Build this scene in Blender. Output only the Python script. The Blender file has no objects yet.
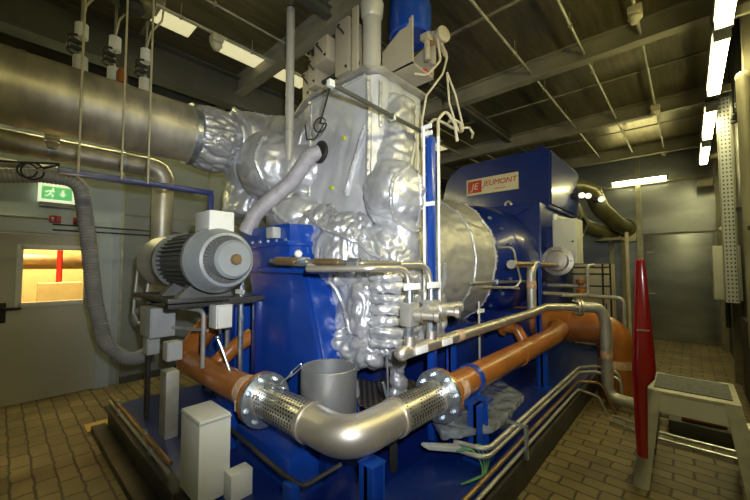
import bpy, bmesh, math, random
from mathutils import Vector, Matrix, noise
from mathutils.bvhtree import BVHTree

random.seed(7)
SC = bpy.context.scene
C = SC.collection
PI = math.pi

# ------------------------------------------------------------------ camera, world, exposure
EYE = (0.0, 0.0, 1.68)
cd = bpy.data.cameras.new('camera')
cd.sensor_width = 36.0
cd.lens = 36.0 * 343.0 / 750.0
cd.clip_start = 0.05
cam = bpy.data.objects.new('camera', cd)
cam.location = EYE
cam.rotation_euler = (math.radians(92.7), 0, math.radians(-47.6))
C.objects.link(cam)
SC.camera = cam

w = bpy.data.worlds.new('world')
SC.world = w
w.use_nodes = True
w.node_tree.nodes['Background'].inputs['Color'].default_value = (0.9, 0.85, 0.55, 1)
w.node_tree.nodes['Background'].inputs['Strength'].default_value = 0.02

# the flash on top of the photographer's camera
fl = bpy.data.lights.new('camera_flash', 'SPOT')
fl.energy = 450
fl.color = (0.88, 0.93, 1.0)
fl.spot_size = math.radians(92)
fl.spot_blend = 1.0
fl.shadow_soft_size = 0.03
flo = bpy.data.objects.new('camera_flash', fl)
flo.location = (0.06, -0.10, 1.86)
flo.rotation_euler = (math.radians(93), 0, math.radians(-43))
C.objects.link(flo)

SC.view_settings.view_transform = 'Standard'
SC.view_settings.look = 'None'
SC.view_settings.gamma = 1.0
SC.view_settings.exposure = 0.0
SC.view_settings.use_curve_mapping = False
LAMP = 40.0      # radiance of a fluorescent tube


# ------------------------------------------------------------------ materials
def newmat(name):
    m = bpy.data.materials.new(name)
    m.use_nodes = True
    nt = m.node_tree
    return m, nt, nt.nodes['Principled BSDF']


def mix(nt, fac, a, b):
    n = nt.nodes.new('ShaderNodeMix')
    n.data_type = 'RGBA'
    n.inputs[6].default_value = (*a, 1) if len(a) == 3 else a
    n.inputs[7].default_value = (*b, 1) if len(b) == 3 else b
    nt.links.new(fac, n.inputs[0])
    return n.outputs[2]


def coords(nt, kind='Object', scale=(1, 1, 1)):
    t = nt.nodes.new('ShaderNodeTexCoord')
    mp = nt.nodes.new('ShaderNodeMapping')
    mp.inputs['Scale'].default_value = scale
    nt.links.new(t.outputs[kind], mp.inputs['Vector'])
    return mp.outputs['Vector']


def worldpos(nt, scale=(1, 1, 1)):
    g = nt.nodes.new('ShaderNodeNewGeometry')
    mp = nt.nodes.new('ShaderNodeMapping')
    mp.inputs['Scale'].default_value = scale
    nt.links.new(g.outputs['Position'], mp.inputs['Vector'])
    return mp.outputs['Vector']


def noise_fac(nt, vec, scale, detail=4.0, lo=0.35, hi=0.65):
    n = nt.nodes.new('ShaderNodeTexNoise')
    n.inputs['Scale'].default_value = scale
    n.inputs['Detail'].default_value = detail
    nt.links.new(vec, n.inputs['Vector'])
    r = nt.nodes.new('ShaderNodeMapRange')
    r.inputs['From Min'].default_value = lo
    r.inputs['From Max'].default_value = hi
    nt.links.new(n.outputs['Fac'], r.inputs['Value'])
    return r.outputs['Result'], n.outputs['Fac']


def bump(nt, bs, height, strength, dist=0.01):
    b = nt.nodes.new('ShaderNodeBump')
    b.inputs['Strength'].default_value = strength
    b.inputs['Distance'].default_value = dist
    nt.links.new(height, b.inputs['Height'])
    nt.links.new(b.outputs['Normal'], bs.inputs['Normal'])


def paint(name, col, rough=0.4, metal=0.0, var=0.15, scale=5.0, coat=0.0, bmp=0.0, spec=0.5, stretch=(1, 1, 1)):
    m, nt, bs = newmat(name)
    v = worldpos(nt, stretch)
    f, raw = noise_fac(nt, v, scale)
    dark = tuple(c * (1 - var) for c in col)
    lite = tuple(min(1, c * (1 + var)) for c in col)
    nt.links.new(mix(nt, f, dark, lite), bs.inputs['Base Color'])
    bs.inputs['Roughness'].default_value = rough
    bs.inputs['Metallic'].default_value = metal
    bs.inputs['Coat Weight'].default_value = coat
    bs.inputs['Coat Roughness'].default_value = 0.12
    bs.inputs['Specular IOR Level'].default_value = spec
    if bmp:
        bump(nt, bs, raw, bmp)
    return m


def emit(name, col, strength):
    m, nt, bs = newmat(name)
    bs.inputs['Base Color'].default_value = (0.8, 0.8, 0.75, 1)
    bs.inputs['Emission Color'].default_value = (*col, 1)
    bs.inputs['Emission Strength'].default_value = strength
    return m


M = {}
M['blue'] = paint('blue_gloss_paint', (0.006, 0.05, 0.31), 0.3, var=0.12, scale=2.5, coat=0.4)
M['deepblue'] = paint('deep_blue_paint', (0.004, 0.018, 0.145), 0.32, var=0.12, scale=2.0, coat=0.4)
M['orange'] = paint('orange_pipe_paint', (0.34, 0.115, 0.02), 0.32, var=0.15, scale=6, coat=0.3)
M['steel'] = paint('stainless_steel', (0.60, 0.55, 0.47), 0.42, 0.85, 0.12, 4)
M['dullsteel'] = paint('dull_steel', (0.46, 0.44, 0.39), 0.42, 0.55, 0.15, 7)
M['zinc'] = paint('zinc_plated_steel', (0.55, 0.60, 0.64), 0.33, 0.9, 0.2, 20)
M['brass'] = paint('brownish_brass', (0.36, 0.25, 0.13), 0.35, 0.8, 0.2, 9)
M['motor'] = paint('grey_motor_enamel', (0.19, 0.205, 0.21), 0.4, var=0.1, scale=4, coat=0.15)
M['motordark'] = paint('dark_motor_casting', (0.10, 0.10, 0.09), 0.5, 0.2, 0.2, 9)
M['white'] = paint('off_white_enamel', (0.58, 0.58, 0.53), 0.45, var=0.06, scale=3)
M['greybox'] = paint('grey_plastic_box', (0.38, 0.39, 0.37), 0.5, var=0.08, scale=6)
M['beige'] = paint('beige_enamel', (0.42, 0.37, 0.26), 0.45, var=0.1, scale=3)
M['tag'] = paint('white_tag_plastic', (0.8, 0.8, 0.78), 0.5, var=0.04, scale=30)
M['black'] = paint('black_rubber', (0.015, 0.015, 0.015), 0.55, var=0.2, scale=9)
M['dark'] = paint('dark_steel', (0.045, 0.042, 0.035), 0.5, 0.3, 0.3, 5)
M['red'] = paint('red_gloss_paint', (0.30, 0.012, 0.011), 0.2, var=0.1, scale=4, coat=0.7)
M['redplain'] = paint('red_plastic', (0.45, 0.02, 0.015), 0.4, var=0.05)
M['alu'] = paint('painted_step_sheet', (0.38, 0.37, 0.30), 0.5, 0.1, 0.14, 12)
M['mat'] = paint('grey_anti_slip_mat', (0.10, 0.105, 0.105), 0.8, 0.0, 0.3, 60, bmp=0.3)
M['olive'] = paint('olive_pipe_lagging', (0.13, 0.12, 0.055), 0.35, 0.4, 0.2, 4)
M['greyhose'] = paint('grey_ribbed_hose', (0.27, 0.265, 0.27), 0.55, 0.0, 0.12, 8)
M['silverhose'] = paint('silver_fabric_hose', (0.36, 0.34, 0.36), 0.6, 0.1, 0.12, 12)
M['beam'] = paint('grey_painted_beam', (0.24, 0.22, 0.15), 0.5, 0.1, 0.2, 2)
M['darkbeam'] = paint('dark_painted_beam', (0.07, 0.068, 0.055), 0.5, 0.1, 0.25, 2)
M['conduit'] = paint('galvanised_conduit', (0.42, 0.40, 0.30), 0.45, 0.5, 0.15, 8)
M['yellowish'] = paint('cream_cable', (0.50, 0.45, 0.30), 0.5, 0.0, 0.1, 9)
M['greenyellow'] = paint('green_wire', (0.05, 0.20, 0.06), 0.5, 0.0, 0.2, 12)
M['duct'] = paint('galvanised_pipe_cladding', (0.52, 0.48, 0.38), 0.45, 0.65, 0.22, 3, stretch=(2.5, 1, 1))
M['walll'] = paint('wall_panel_enamel', (0.40, 0.46, 0.50), 0.42, 0.1, 0.12, 1.2)
M['wallg'] = paint('green_grey_wall_panel', (0.26, 0.28, 0.25), 0.4, 0.15, 0.14, 1.2)
M['wallfar'] = paint('brushed_metal_wall', (0.33, 0.35, 0.37), 0.34, 0.75, 0.16, 1.0, stretch=(1, 1, 3))
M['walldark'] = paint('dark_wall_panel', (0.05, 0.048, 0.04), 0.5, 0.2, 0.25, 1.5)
M['door'] = paint('door_leaf_enamel', (0.54, 0.53, 0.47), 0.45, 0.0, 0.04, 1.5)
M['doorframe'] = paint('door_frame_enamel', (0.50, 0.57, 0.62), 0.45, 0.0, 0.06, 1.5)
M['signgreen'] = emit('exit_sign_green', (0.02, 0.45, 0.10), 0.9)
M['signwhite'] = emit('exit_sign_white', (0.9, 1.0, 0.6), 0.8)
M['lamp'] = emit('fluorescent_diffuser', (1.0, 0.90, 0.40), LAMP)
M['softglow'] = emit('ceiling_glow_panel', (1.0, 0.90, 0.45), 0.6)  # soft emission imitating lamp reflections in the ceiling metal
M['palepipe'] = paint('pale_pipe_paint', (0.50, 0.48, 0.42), 0.4, 0.25, 0.08, 4)
M['darkrod'] = paint('dark_olive_steel', (0.20, 0.18, 0.12), 0.4, 0.6, 0.15, 9)
M['tan'] = paint('tan_painted_tank', (0.55, 0.36, 0.10), 0.4, 0.1, 0.1, 3)
M['cream'] = paint('cream_carton', (0.62, 0.50, 0.28), 0.7, 0.0, 0.06, 8)
M['plate'] = paint('cream_name_plate', (0.62, 0.55, 0.36), 0.4, 0.0, 0.03, 8)


def foil_mat(name, c0, c1, metal, rough, bmp):
    m, nt, bs = newmat(name)
    v = worldpos(nt)
    f, raw = noise_fac(nt, v, 3.0, 5)
    nt.links.new(mix(nt, f, c0, c1), bs.inputs['Base Color'])
    bs.inputs['Metallic'].default_value = metal
    bs.inputs['Roughness'].default_value = rough
    n1 = nt.nodes.new('ShaderNodeTexNoise')
    n1.noise_type = 'RIDGED_MULTIFRACTAL'
    n1.normalize = True
    n1.inputs['Scale'].default_value = 6
    n1.inputs['Detail'].default_value = 4
    n1.inputs['Distortion'].default_value = .8
    nt.links.new(v, n1.inputs['Vector'])
    vo = nt.nodes.new('ShaderNodeTexVoronoi')
    vo.inputs['Scale'].default_value = 16
    nt.links.new(v, vo.inputs['Vector'])
    ad = nt.nodes.new('ShaderNodeMath')
    ad.operation = 'MULTIPLY_ADD'
    nt.links.new(vo.outputs['Distance'], ad.inputs[0])
    ad.inputs[1].default_value = 0.25
    nt.links.new(n1.outputs['Fac'], ad.inputs[2])
    bump(nt, bs, ad.outputs[0], bmp, 0.025)
    return m


M['foil'] = foil_mat('silver_insulation_fabric', (0.46, 0.465, 0.475), (0.63, 0.635, 0.65), .58, .40, .5)
M['foildome'] = foil_mat('tan_grey_insulation', (0.36, 0.345, 0.30), (0.46, 0.44, 0.39), .4, .46, .3)
M['foilflat'] = foil_mat('smooth_silver_fabric', (0.54, 0.55, 0.57), (0.66, 0.67, 0.69), .35, .42, .22)
M['plastic'] = paint('crinkled_clear_wrap', (0.25, 0.28, 0.32), 0.18, 0.3, 0.35, 11, coat=0.8, bmp=0.5)


def floor_mat():
    m, nt, bs = newmat('tan_brick_paving')
    v = worldpos(nt)
    rot = nt.nodes.new('ShaderNodeMapping')
    rot.inputs['Rotation'].default_value = (0, 0, PI / 2)
    nt.links.new(v, rot.inputs['Vector'])
    b = nt.nodes.new('ShaderNodeTexBrick')
    b.inputs['Color1'].default_value = (0.235, 0.185, 0.095, 1)
    b.inputs['Color2'].default_value = (0.155, 0.12, 0.06, 1)
    b.inputs['Mortar'].default_value = (0.045, 0.035, 0.018, 1)
    b.inputs['Scale'].default_value = 1.0
    b.inputs['Mortar Size'].default_value = 0.010
    b.inputs['Mortar Smooth'].default_value = 0.35
    b.inputs['Brick Width'].default_value = 0.26
    b.inputs['Row Height'].default_value = 0.13
    wn = nt.nodes.new('ShaderNodeTexNoise')
    wn.inputs['Scale'].default_value = 9
    nt.links.new(v, wn.inputs['Vector'])
    wa = nt.nodes.new('ShaderNodeVectorMath')
    wa.operation = 'MULTIPLY_ADD'
    nt.links.new(wn.outputs['Color'], wa.inputs[0])
    wa.inputs[1].default_value = (.035, .035, 0)
    nt.links.new(rot.outputs['Vector'], wa.inputs[2])
    nt.links.new(wa.outputs['Vector'], b.inputs['Vector'])
    f, raw = noise_fac(nt, v, 2.2, 6, 0.3, 0.7)
    mx = nt.nodes.new('ShaderNodeMix')
    mx.data_type = 'RGBA'
    mx.blend_type = 'MULTIPLY'
    mx.inputs[0].default_value = 0.8
    nt.links.new(b.outputs['Color'], mx.inputs[6])
    nt.links.new(mix(nt, f, (0.5, 0.46, 0.40), (1.2, 1.15, 1.05)), mx.inputs[7])
    nt.links.new(mx.outputs[2], bs.inputs['Base Color'])
    bs.inputs['Roughness'].default_value = 0.55
    inv = nt.nodes.new('ShaderNodeMath')
    inv.operation = 'SUBTRACT'
    inv.inputs[0].default_value = 1.0
    nt.links.new(b.outputs['Fac'], inv.inputs[1])
    bump(nt, bs, inv.outputs[0], 0.5, 0.008)
    return m


def ceiling_mat():
    m, nt, bs = newmat('ceiling_sheet_metal')
    v = worldpos(nt, (0.6, 6, 1))
    f, raw = noise_fac(nt, v, 3.0, 5)
    nt.links.new(mix(nt, f, (0.20, 0.175, 0.10), (0.29, 0.255, 0.15)), bs.inputs['Base Color'])
    bs.inputs['Metallic'].default_value = 0.85
    bs.inputs['Roughness'].default_value = 0.34
    bump(nt, bs, raw, 0.08, 0.01)
    return m


def slotted_mat(name, base, dark, su, sv):
    m, nt, bs = newmat(name)
    t = nt.nodes.new('ShaderNodeTexCoord')
    mp = nt.nodes.new('ShaderNodeMapping')
    mp.inputs['Scale'].default_value = (su, sv, 1)
    nt.links.new(t.outputs['UV'], mp.inputs['Vector'])
    b = nt.nodes.new('ShaderNodeTexBrick')
    b.inputs['Color1'].default_value = (*dark, 1)
    b.inputs['Color2'].default_value = (*dark, 1)
    b.inputs['Mortar'].default_value = (*base, 1)
    b.inputs['Scale'].default_value = 1
    b.inputs['Mortar Size'].default_value = 0.12
    b.inputs['Brick Width'].default_value = 0.5
    b.inputs['Row Height'].default_value = 0.55
    nt.links.new(mp.outputs['Vector'], b.inputs['Vector'])
    f, raw = noise_fac(nt, worldpos(nt), 9, 3, 0.33, 0.5)
    mx = nt.nodes.new('ShaderNodeMix')
    mx.data_type = 'RGBA'
    nt.links.new(f, mx.inputs[0])
    mx.inputs[6].default_value = (*base, 1)
    nt.links.new(b.outputs['Color'], mx.inputs[7])
    nt.links.new(mx.outputs[2], bs.inputs['Base Color'])
    bs.inputs['Metallic'].default_value = 0.9
    bs.inputs['Roughness'].default_value = 0.3
    bump(nt, bs, b.outputs['Fac'], 0.4, 0.006)
    return m


M['floor'] = floor_mat()
M['ceiling'] = ceiling_mat()
M['braid'] = slotted_mat('perforated_steel_sleeve', (0.62, 0.59, 0.54), (0.05, 0.048, 0.045), 17, 18)


def grid_mat():
    m, nt, bs = newmat('chequer_plate')
    v = worldpos(nt, (1, 1, 1))
    ck = nt.nodes.new('ShaderNodeTexChecker')
    ck.inputs['Scale'].default_value = 28
    nt.links.new(v, ck.inputs['Vector'])
    nt.links.new(mix(nt, ck.outputs['Fac'], (0.07, 0.06, 0.05), (0.26, 0.23, 0.20)), bs.inputs['Base Color'])
    bs.inputs['Metallic'].default_value = 0.6
    bs.inputs['Roughness'].default_value = 0.45
    bump(nt, bs, ck.outputs['Fac'], 0.5, 0.005)
    return m


M['chequer'] = grid_mat()


def glass_mat():
    m, nt, bs = newmat('door_glass')
    bs.inputs['Base Color'].default_value = (0.95, 0.95, 0.9, 1)
    bs.inputs['Transmission Weight'].default_value = 1
    bs.inputs['Roughness'].default_value = 0.02
    bs.inputs['IOR'].default_value = 1.05
    return m


M['glass'] = glass_mat()


# ------------------------------------------------------------------ mesh helpers
def NB():
    return bmesh.new()


def V(*a):
    return Vector(a)


def box(bm, a, b, bev=0.0, seg=2):
    x0, y0, z0 = [min(p, q) for p, q in zip(a, b)]
    x1, y1, z1 = [max(p, q) for p, q in zip(a, b)]
    vs = [bm.verts.new(p) for p in ((x0, y0, z0), (x1, y0, z0), (x1, y1, z0), (x0, y1, z0),
                                    (x0, y0, z1), (x1, y0, z1), (x1, y1, z1), (x0, y1, z1))]
    fs = [bm.faces.new([vs[i] for i in q]) for q in
          ((0, 3, 2, 1), (4, 5, 6, 7), (0, 1, 5, 4), (1, 2, 6, 5), (2, 3, 7, 6), (3, 0, 4, 7))]
    if bev:
        es = list({e for f in fs for e in f.edges})
        bmesh.ops.bevel(bm, geom=es, offset=bev, segments=seg, affect='EDGES', profile=0.6)


def hexa(bm, pts, bev=0.0):
    """eight corners: bottom ring 0-3, top ring 4-7"""
    vs = [bm.verts.new(p) for p in pts]
    fs = [bm.faces.new([vs[i] for i in q]) for q in
          ((0, 3, 2, 1), (4, 5, 6, 7), (0, 1, 5, 4), (1, 2, 6, 5), (2, 3, 7, 6), (3, 0, 4, 7))]
    if bev:
        es = list({e for f in fs for e in f.edges})
        bmesh.ops.bevel(bm, geom=es, offset=bev, segments=2, affect='EDGES')
    bmesh.ops.recalc_face_normals(bm, faces=bm.faces)


def prism(bm, poly, axis, lo, hi, bev=0.0):
    """poly: 2-D points in the two other axes (in x,y,z order)"""
    def mk(p, t):
        q = list(p)
        q.insert(axis, t)
        return bm.verts.new(q)
    A = [mk(p, lo) for p in poly]
    B = [mk(p, hi) for p in poly]
    n = len(poly)
    fs = [bm.faces.new(A[::-1]), bm.faces.new(B)]
    for i in range(n):
        j = (i + 1) % n
        fs.append(bm.faces.new((A[i], A[j], B[j], B[i])))
    bmesh.ops.recalc_face_normals(bm, faces=fs)
    if bev:
        es = list({e for f in fs for e in f.edges})
        bmesh.ops.bevel(bm, geom=es, offset=bev, segments=2, affect='EDGES')


def frame_of(d):
    d = d.normalized()
    u = d.cross(Vector((0, 0, 1)))
    if u.length < 1e-3:
        u = Vector((1, 0, 0))
    u.normalize()
    return u, d.cross(u).normalized()


def fillet(pts, r, seg=6):
    pts = [Vector(p) for p in pts]
    if r <= 0 or len(pts) < 3:
        return pts
    out = [pts[0]]
    for i in range(1, len(pts) - 1):
        p, a, b = pts[i], pts[i - 1] - pts[i], pts[i + 1] - pts[i]
        la, lb = a.length, b.length
        ang = a.angle(b, PI)
        if ang > PI - 0.06:
            out.append(p)
            continue
        t = min(r / math.tan(ang / 2), la * 0.48, lb * 0.48)
        s, e = p + a.normalized() * t, p + b.normalized() * t
        for k in range(seg + 1):
            f = k / seg
            # quadratic bezier is close enough to the arc
            out.append(s * (1 - f) ** 2 + p * 2 * f * (1 - f) + e * f * f)
    out.append(pts[-1])
    return out


def tube(bm, pts, r, n=12, fil=0.0, cap=True, seg=6, uv=False):
    pts = fillet(pts, fil, seg)
    m = len(pts)
    rad = r if callable(r) else (lambda f: r)
    tot = [0.0]
    for i in range(1, m):
        tot.append(tot[-1] + (pts[i] - pts[i - 1]).length)
    L = tot[-1]
    d0 = pts[1] - pts[0]
    u, v = frame_of(d0)
    rings = []
    for i, p in enumerate(pts):
        if i == 0:
            d = d0
        elif i == m - 1:
            d = pts[-1] - pts[-2]
        else:
            d = (pts[i + 1] - pts[i]).normalized() + (pts[i] - pts[i - 1]).normalized()
        d.normalize()
        u = (u - d * u.dot(d))
        u.normalize()
        v = d.cross(u)
        k = 1.0
        if 0 < i < m - 1:
            c = (pts[i + 1] - pts[i]).normalized().dot(d)
            k = 1.0
        rr = rad(tot[i] / L if L else 0) * k
        rings.append([bm.verts.new(p + u * math.cos(2 * PI * j / n) * rr + v * math.sin(2 * PI * j / n) * rr)
                      for j in range(n)])
    ul = bm.loops.layers.uv.verify() if uv else None
    for i in range(m - 1):
        for j in range(n):
            k = (j + 1) % n
            f = bm.faces.new((rings[i][j], rings[i][k], rings[i + 1][k], rings[i + 1][j]))
            if uv:
                for lp, (a, b) in zip(f.loops, ((tot[i], j / n), (tot[i], (j + 1) / n), (tot[i + 1], (j + 1) / n), (tot[i + 1], j / n))):
                    lp[ul].uv = (a, b)
    if cap:
        bm.faces.new(rings[0][::-1])
        bm.faces.new(rings[-1])


def ribbed(pts, r, pitch=0.035, amp=0.006, fil=0.2):
    """points dense enough for a ribbed hose and a radius function"""
    q = fillet(pts, fil, 10)
    tot = [0.0]
    for i in range(1, len(q)):
        tot.append(tot[-1] + (q[i] - q[i - 1]).length)
    L = tot[-1]
    n = int(L / pitch * 4)
    out = []
    k = 0
    for i in range(n + 1):
        s = L * i / n
        while k < len(q) - 2 and tot[k + 1] < s:
            k += 1
        f = (s - tot[k]) / max(1e-6, tot[k + 1] - tot[k])
        out.append(q[k].lerp(q[k + 1], f))
    rad = lambda f: r + amp * math.sin(2 * PI * f * L / pitch)
    return out, rad


def cyl(bm, a, b, r0, r1=None, n=20, cap=True):
    a, b = Vector(a), Vector(b)
    r1 = r0 if r1 is None else r1
    tube(bm, [a, b], lambda f: r0 + (r1 - r0) * f, n, cap=cap)


def lathe(bm, o, d, prof, n=28, cap=True):
    """prof: (distance along axis, radius)"""
    o, d = Vector(o), Vector(d).normalized()
    u, v = frame_of(d)
    rings = []
    for t, r in prof:
        rings.append([bm.verts.new(o + d * t + (u * math.cos(2 * PI * j / n) + v * math.sin(2 * PI * j / n)) * max(r, 1e-4))
                      for j in range(n)])
    fs = []
    for i in range(len(prof) - 1):
        for j in range(n):
            k = (j + 1) % n
            fs.append(bm.faces.new((rings[i][j], rings[i][k], rings[i + 1][k], rings[i + 1][j])))
    if cap:
        fs.append(bm.faces.new(rings[0][::-1]))
        fs.append(bm.faces.new(rings[-1]))
    bmesh.ops.recalc_face_normals(bm, faces=fs)


def ball(bm, c, r, s=(1, 1, 1), n=20, rot=None):
    mt = Matrix.Translation(c) @ (rot.to_4x4() if rot else Matrix()) @ Matrix.Diagonal((r * s[0], r * s[1], r * s[2], 1))
    bmesh.ops.create_uvsphere(bm, u_segments=n, v_segments=max(6, n // 2), radius=1, matrix=mt)


def ring_pts(c, d, r, n, ph=0.0):
    u, v = frame_of(Vector(d))
    return [Vector(c) + u * r * math.cos(2 * PI * i / n + ph) + v * r * math.sin(2 * PI * i / n + ph) for i in range(n)]


def catenary(a, b, sag, n=10):
    a, b = Vector(a), Vector(b)
    return [a.lerp(b, i / n) - Vector((0, 0, 4 * sag * (i / n) * (1 - i / n))) for i in range(n + 1)]


# ------------------------------------------------------------------ object helpers
def worldloc(o):
    p = Vector((0, 0, 0))
    while o:
        p += o.location
        o = o.parent
    return p


def finish(me):
    bm = bmesh.new()
    bm.from_mesh(me)
    for f in bm.faces:
        f.smooth = True
    for e in bm.edges:
        e.smooth = not (len(e.link_faces) == 2 and e.calc_face_angle(0) > 0.62)
    bm.to_mesh(me)
    bm.free()


def obj(name, bm, mat, parent=None, label=None, origin=None):
    me = bpy.data.meshes.new(name)
    if parent is not None:
        off = worldloc(parent)
    elif origin is not None:
        off = Vector(origin)
    else:
        xs = [v.co for v in bm.verts]
        off = Vector(((min(p.x for p in xs) + max(p.x for p in xs)) / 2,
                      (min(p.y for p in xs) + max(p.y for p in xs)) / 2, min(p.z for p in xs)))
    bmesh.ops.translate(bm, verts=bm.verts, vec=-off)
    bm.to_mesh(me)
    bm.free()
    finish(me)
    me.materials.append(M[mat] if isinstance(mat, str) else mat)
    o = bpy.data.objects.new(name, me)
    C.objects.link(o)
    if parent is not None:
        o.parent = parent
    else:
        o.location = off
    if label:
        o['label'] = label
    return o


def thing(name, label, cat, loc, group=None):
    o = bpy.data.objects.new(name, None)
    o.empty_display_size = 0.1
    o.location = loc
    C.objects.link(o)
    o['label'] = label
    o['category'] = cat
    if group:
        o['group'] = group
    return o


def single(name, bm, mat, label, cat, group=None):
    o = obj(name, bm, mat)
    o['label'] = label
    o['category'] = cat
    if group:
        o['group'] = group
    return o


def struct(name, bm, mat, parent=None):
    o = obj(name, bm, mat, parent)
    if parent is None:
        o['kind'] = 'structure'
    return o


def kids(o):
    return [c for c in bpy.data.objects if c.parent == o]


def dup(o, loc, label=None, parent=None):
    c = o.copy()
    C.objects.link(c)
    c.parent = parent
    if parent is None:
        c.location = loc
        if label:
            c['label'] = label
    for k in kids(o):
        if k is not c:
            dup(k, None, None, c)
    return c


def B(fn, *a, **k):
    bm = NB()
    fn(bm, *a, **k)
    return bm


# ================================================================== THE ROOM
X0, X1, Y0, Y1, ZC = -2.5, 10.3, -0.55, 6.1, 4.45
struct('floor', B(box, (X0 - .2, Y0 - .2, -0.12), (X1 + .2, Y1 + 2.2, 0)), 'floor')
struct('ceiling', B(box, (X0 - .2, Y0 - .2, ZC), (X1 + .2, Y1 + 2.2, ZC + .12)), 'ceiling')
bm = NB()
box(bm, (X0, Y1, 0), (-0.12, Y1 + .12, 2.09))
box(bm, (X0, Y1, 2.09), (1.2, Y1 + .12, ZC))
box(bm, (0.94, Y1, 0), (1.2, Y1 + .12, 2.09))
struct('wall_left', bm, 'walll')
struct('wall_left_rear', B(box, (1.2, Y1, 0), (X1, Y1 + .12, ZC)), 'wallg')
struct('wall_far', B(box, (X1, Y0, 0), (X1 + .12, Y1, ZC)), 'wallfar')
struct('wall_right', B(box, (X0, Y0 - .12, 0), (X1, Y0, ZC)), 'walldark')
struct('wall_back', B(box, (X0 - .12, Y0, 0), (X0, Y1, ZC)), 'walll')

# cross beams under the ceiling, each an I-section
tn = 0
for bx in (-0.2, 2.3, 4.8, 7.3, 9.85):
    tn += 1
    bm = NB()
    box(bm, (bx - .012, Y0, 4.22), (bx + .012, Y1, 4.45))
    box(bm, (bx - .07, Y0, 4.20), (bx + .07, Y1, 4.222))
    box(bm, (bx - .07, Y0, 4.43), (bx + .07, Y1, 4.449))
    struct('trim_%d' % tn, bm, 'beam')
# longitudinal purlins and the crane beam on the left
for py, pz, hw, m_ in ((4.85, 4.02, .11, 'darkbeam'), (2.75, 4.34, .05, 'darkbeam'), (5.62, 4.1, .09, 'darkbeam')):
    tn += 1
    bm = NB()
    box(bm, (X0, py - .012, pz), (X1, py + .012, 4.449))
    box(bm, (X0, py - hw, pz - .02), (X1, py + hw, pz))
    box(bm, (X0, py - hw, 4.42), (X1, py + hw, 4.4485))
    struct('trim_%d' % tn, bm, m_)
# sheet joints in the ceiling
for jx in (1.05, 3.55, 6.05, 8.55):
    tn += 1
    struct('trim_%d' % tn, B(box, (jx - .02, Y0, 4.438), (jx + .02, Y1, 4.452)), 'beam')

# wall panel joints and door surround on the left wall
for a, b, m_ in (((X0, 6.055, 2.1), (1.06, 6.102, 2.31), 'doorframe'),
                 ((0.93, 6.06, 0), (1.09, 6.102, 2.1), 'doorframe'),
                 ((1.185, 6.085, 0), (1.215, 6.101, 4.2), 'conduit'),
                 ((1.2, 6.09, 2.42), (9.5, 6.101, 2.45), 'beam'),
                 ((2.4, 6.09, 0), (2.43, 6.101, 4.2), 'beam')):
    tn += 1
    struct('trim_%d' % tn, B(box, a, b), m_)
struct('baseboard_left', B(box, (1.22, 6.05, 0), (9.8, 6.101, 0.09)), 'darkbeam')

# door leaf with its window
door = thing('door_1', '', '', (0.41, 6.12, 0))
del door['label'], door['category']
door['kind'] = 'structure'
bm = NB()
dx0, dx1, wx0, wx1, wz0, wz1 = -0.119, 0.939, 0.17, 0.81, 1.2, 1.92
box(bm, (dx0, 6.075, 0.01), (wx0, 6.12, 2.085))
box(bm, (wx1, 6.075, 0.01), (dx1, 6.12, 2.085))
box(bm, (wx0, 6.075, 0.01), (wx1, 6.12, wz0))
box(bm, (wx0, 6.075, wz1), (wx1, 6.12, 2.085))
obj('door_leaf', bm, 'door', door)
bm = NB()
for a, b in (((wx0 - .03, wz0 - .03), (wx0 + .03, wz1 + .03)), ((wx1 - .03, wz0 - .03), (wx1 + .03, wz1 + .03)),
             ((wx0, wz0 - .03), (wx1, wz0 + .03)), ((wx0, wz1 - .03), (wx1, wz1 + .03))):
    box(bm, (a[0], 6.045, a[1]), (b[0], 6.125, b[1]), .006)
obj('window_frame', bm, 'tag', door)
obj('pane', B(box, (wx0, 6.095, wz0), (wx1, 6.101, wz1)), 'glass', door)
bm = NB()
box(bm, (0.02, 6.062, 1.0), (0.075, 6.076, 1.24), .005)
tube(bm, [(0.05, 6.07, 1.17), (0.05, 6.02, 1.17), (0.20, 6.02, 1.165)], .015, 10, .02)
obj('door_handle', bm, 'black', door)

# the lit room behind the door window
bm = NB()
box(bm, (-1.6, 8.0, 0), (2.2, 8.12, ZC))
struct('wall_next_room', bm, 'cream')
tank = single('storage_tank', B(lathe, (-1.4, 7.55, 1.76), (1, 0, 0), [(0, 0.02), (0, .08), (.05, .13), (3.2, .13), (3.3, .08), (3.3, .02)]),
              'brass', 'dark tan horizontal tank seen through the door window', 'tank')
single('red_pipe', B(cyl, (0.62, 7.05, 0), (0.62, 7.05, 3.0), .035), 'redplain',
       'upright red pipe seen through the door window', 'pipe')
bm = NB()
box(bm, (0.38, 6.75, 0.0), (0.86, 7.0, 1.44), .01)
single('tall_carton', bm, 'cream', 'cream coloured box standing behind the door window', 'box')
nl = bpy.data.lights.new('next_room_lamp', 'AREA')
nl.energy = 520
nl.size = 1.2
nl.color = (1.0, 0.72, 0.30)
nlo = bpy.data.objects.new('next_room_lamp', nl)
nlo.location = (0.4, 6.9, 4.2)
C.objects.link(nlo)

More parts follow.
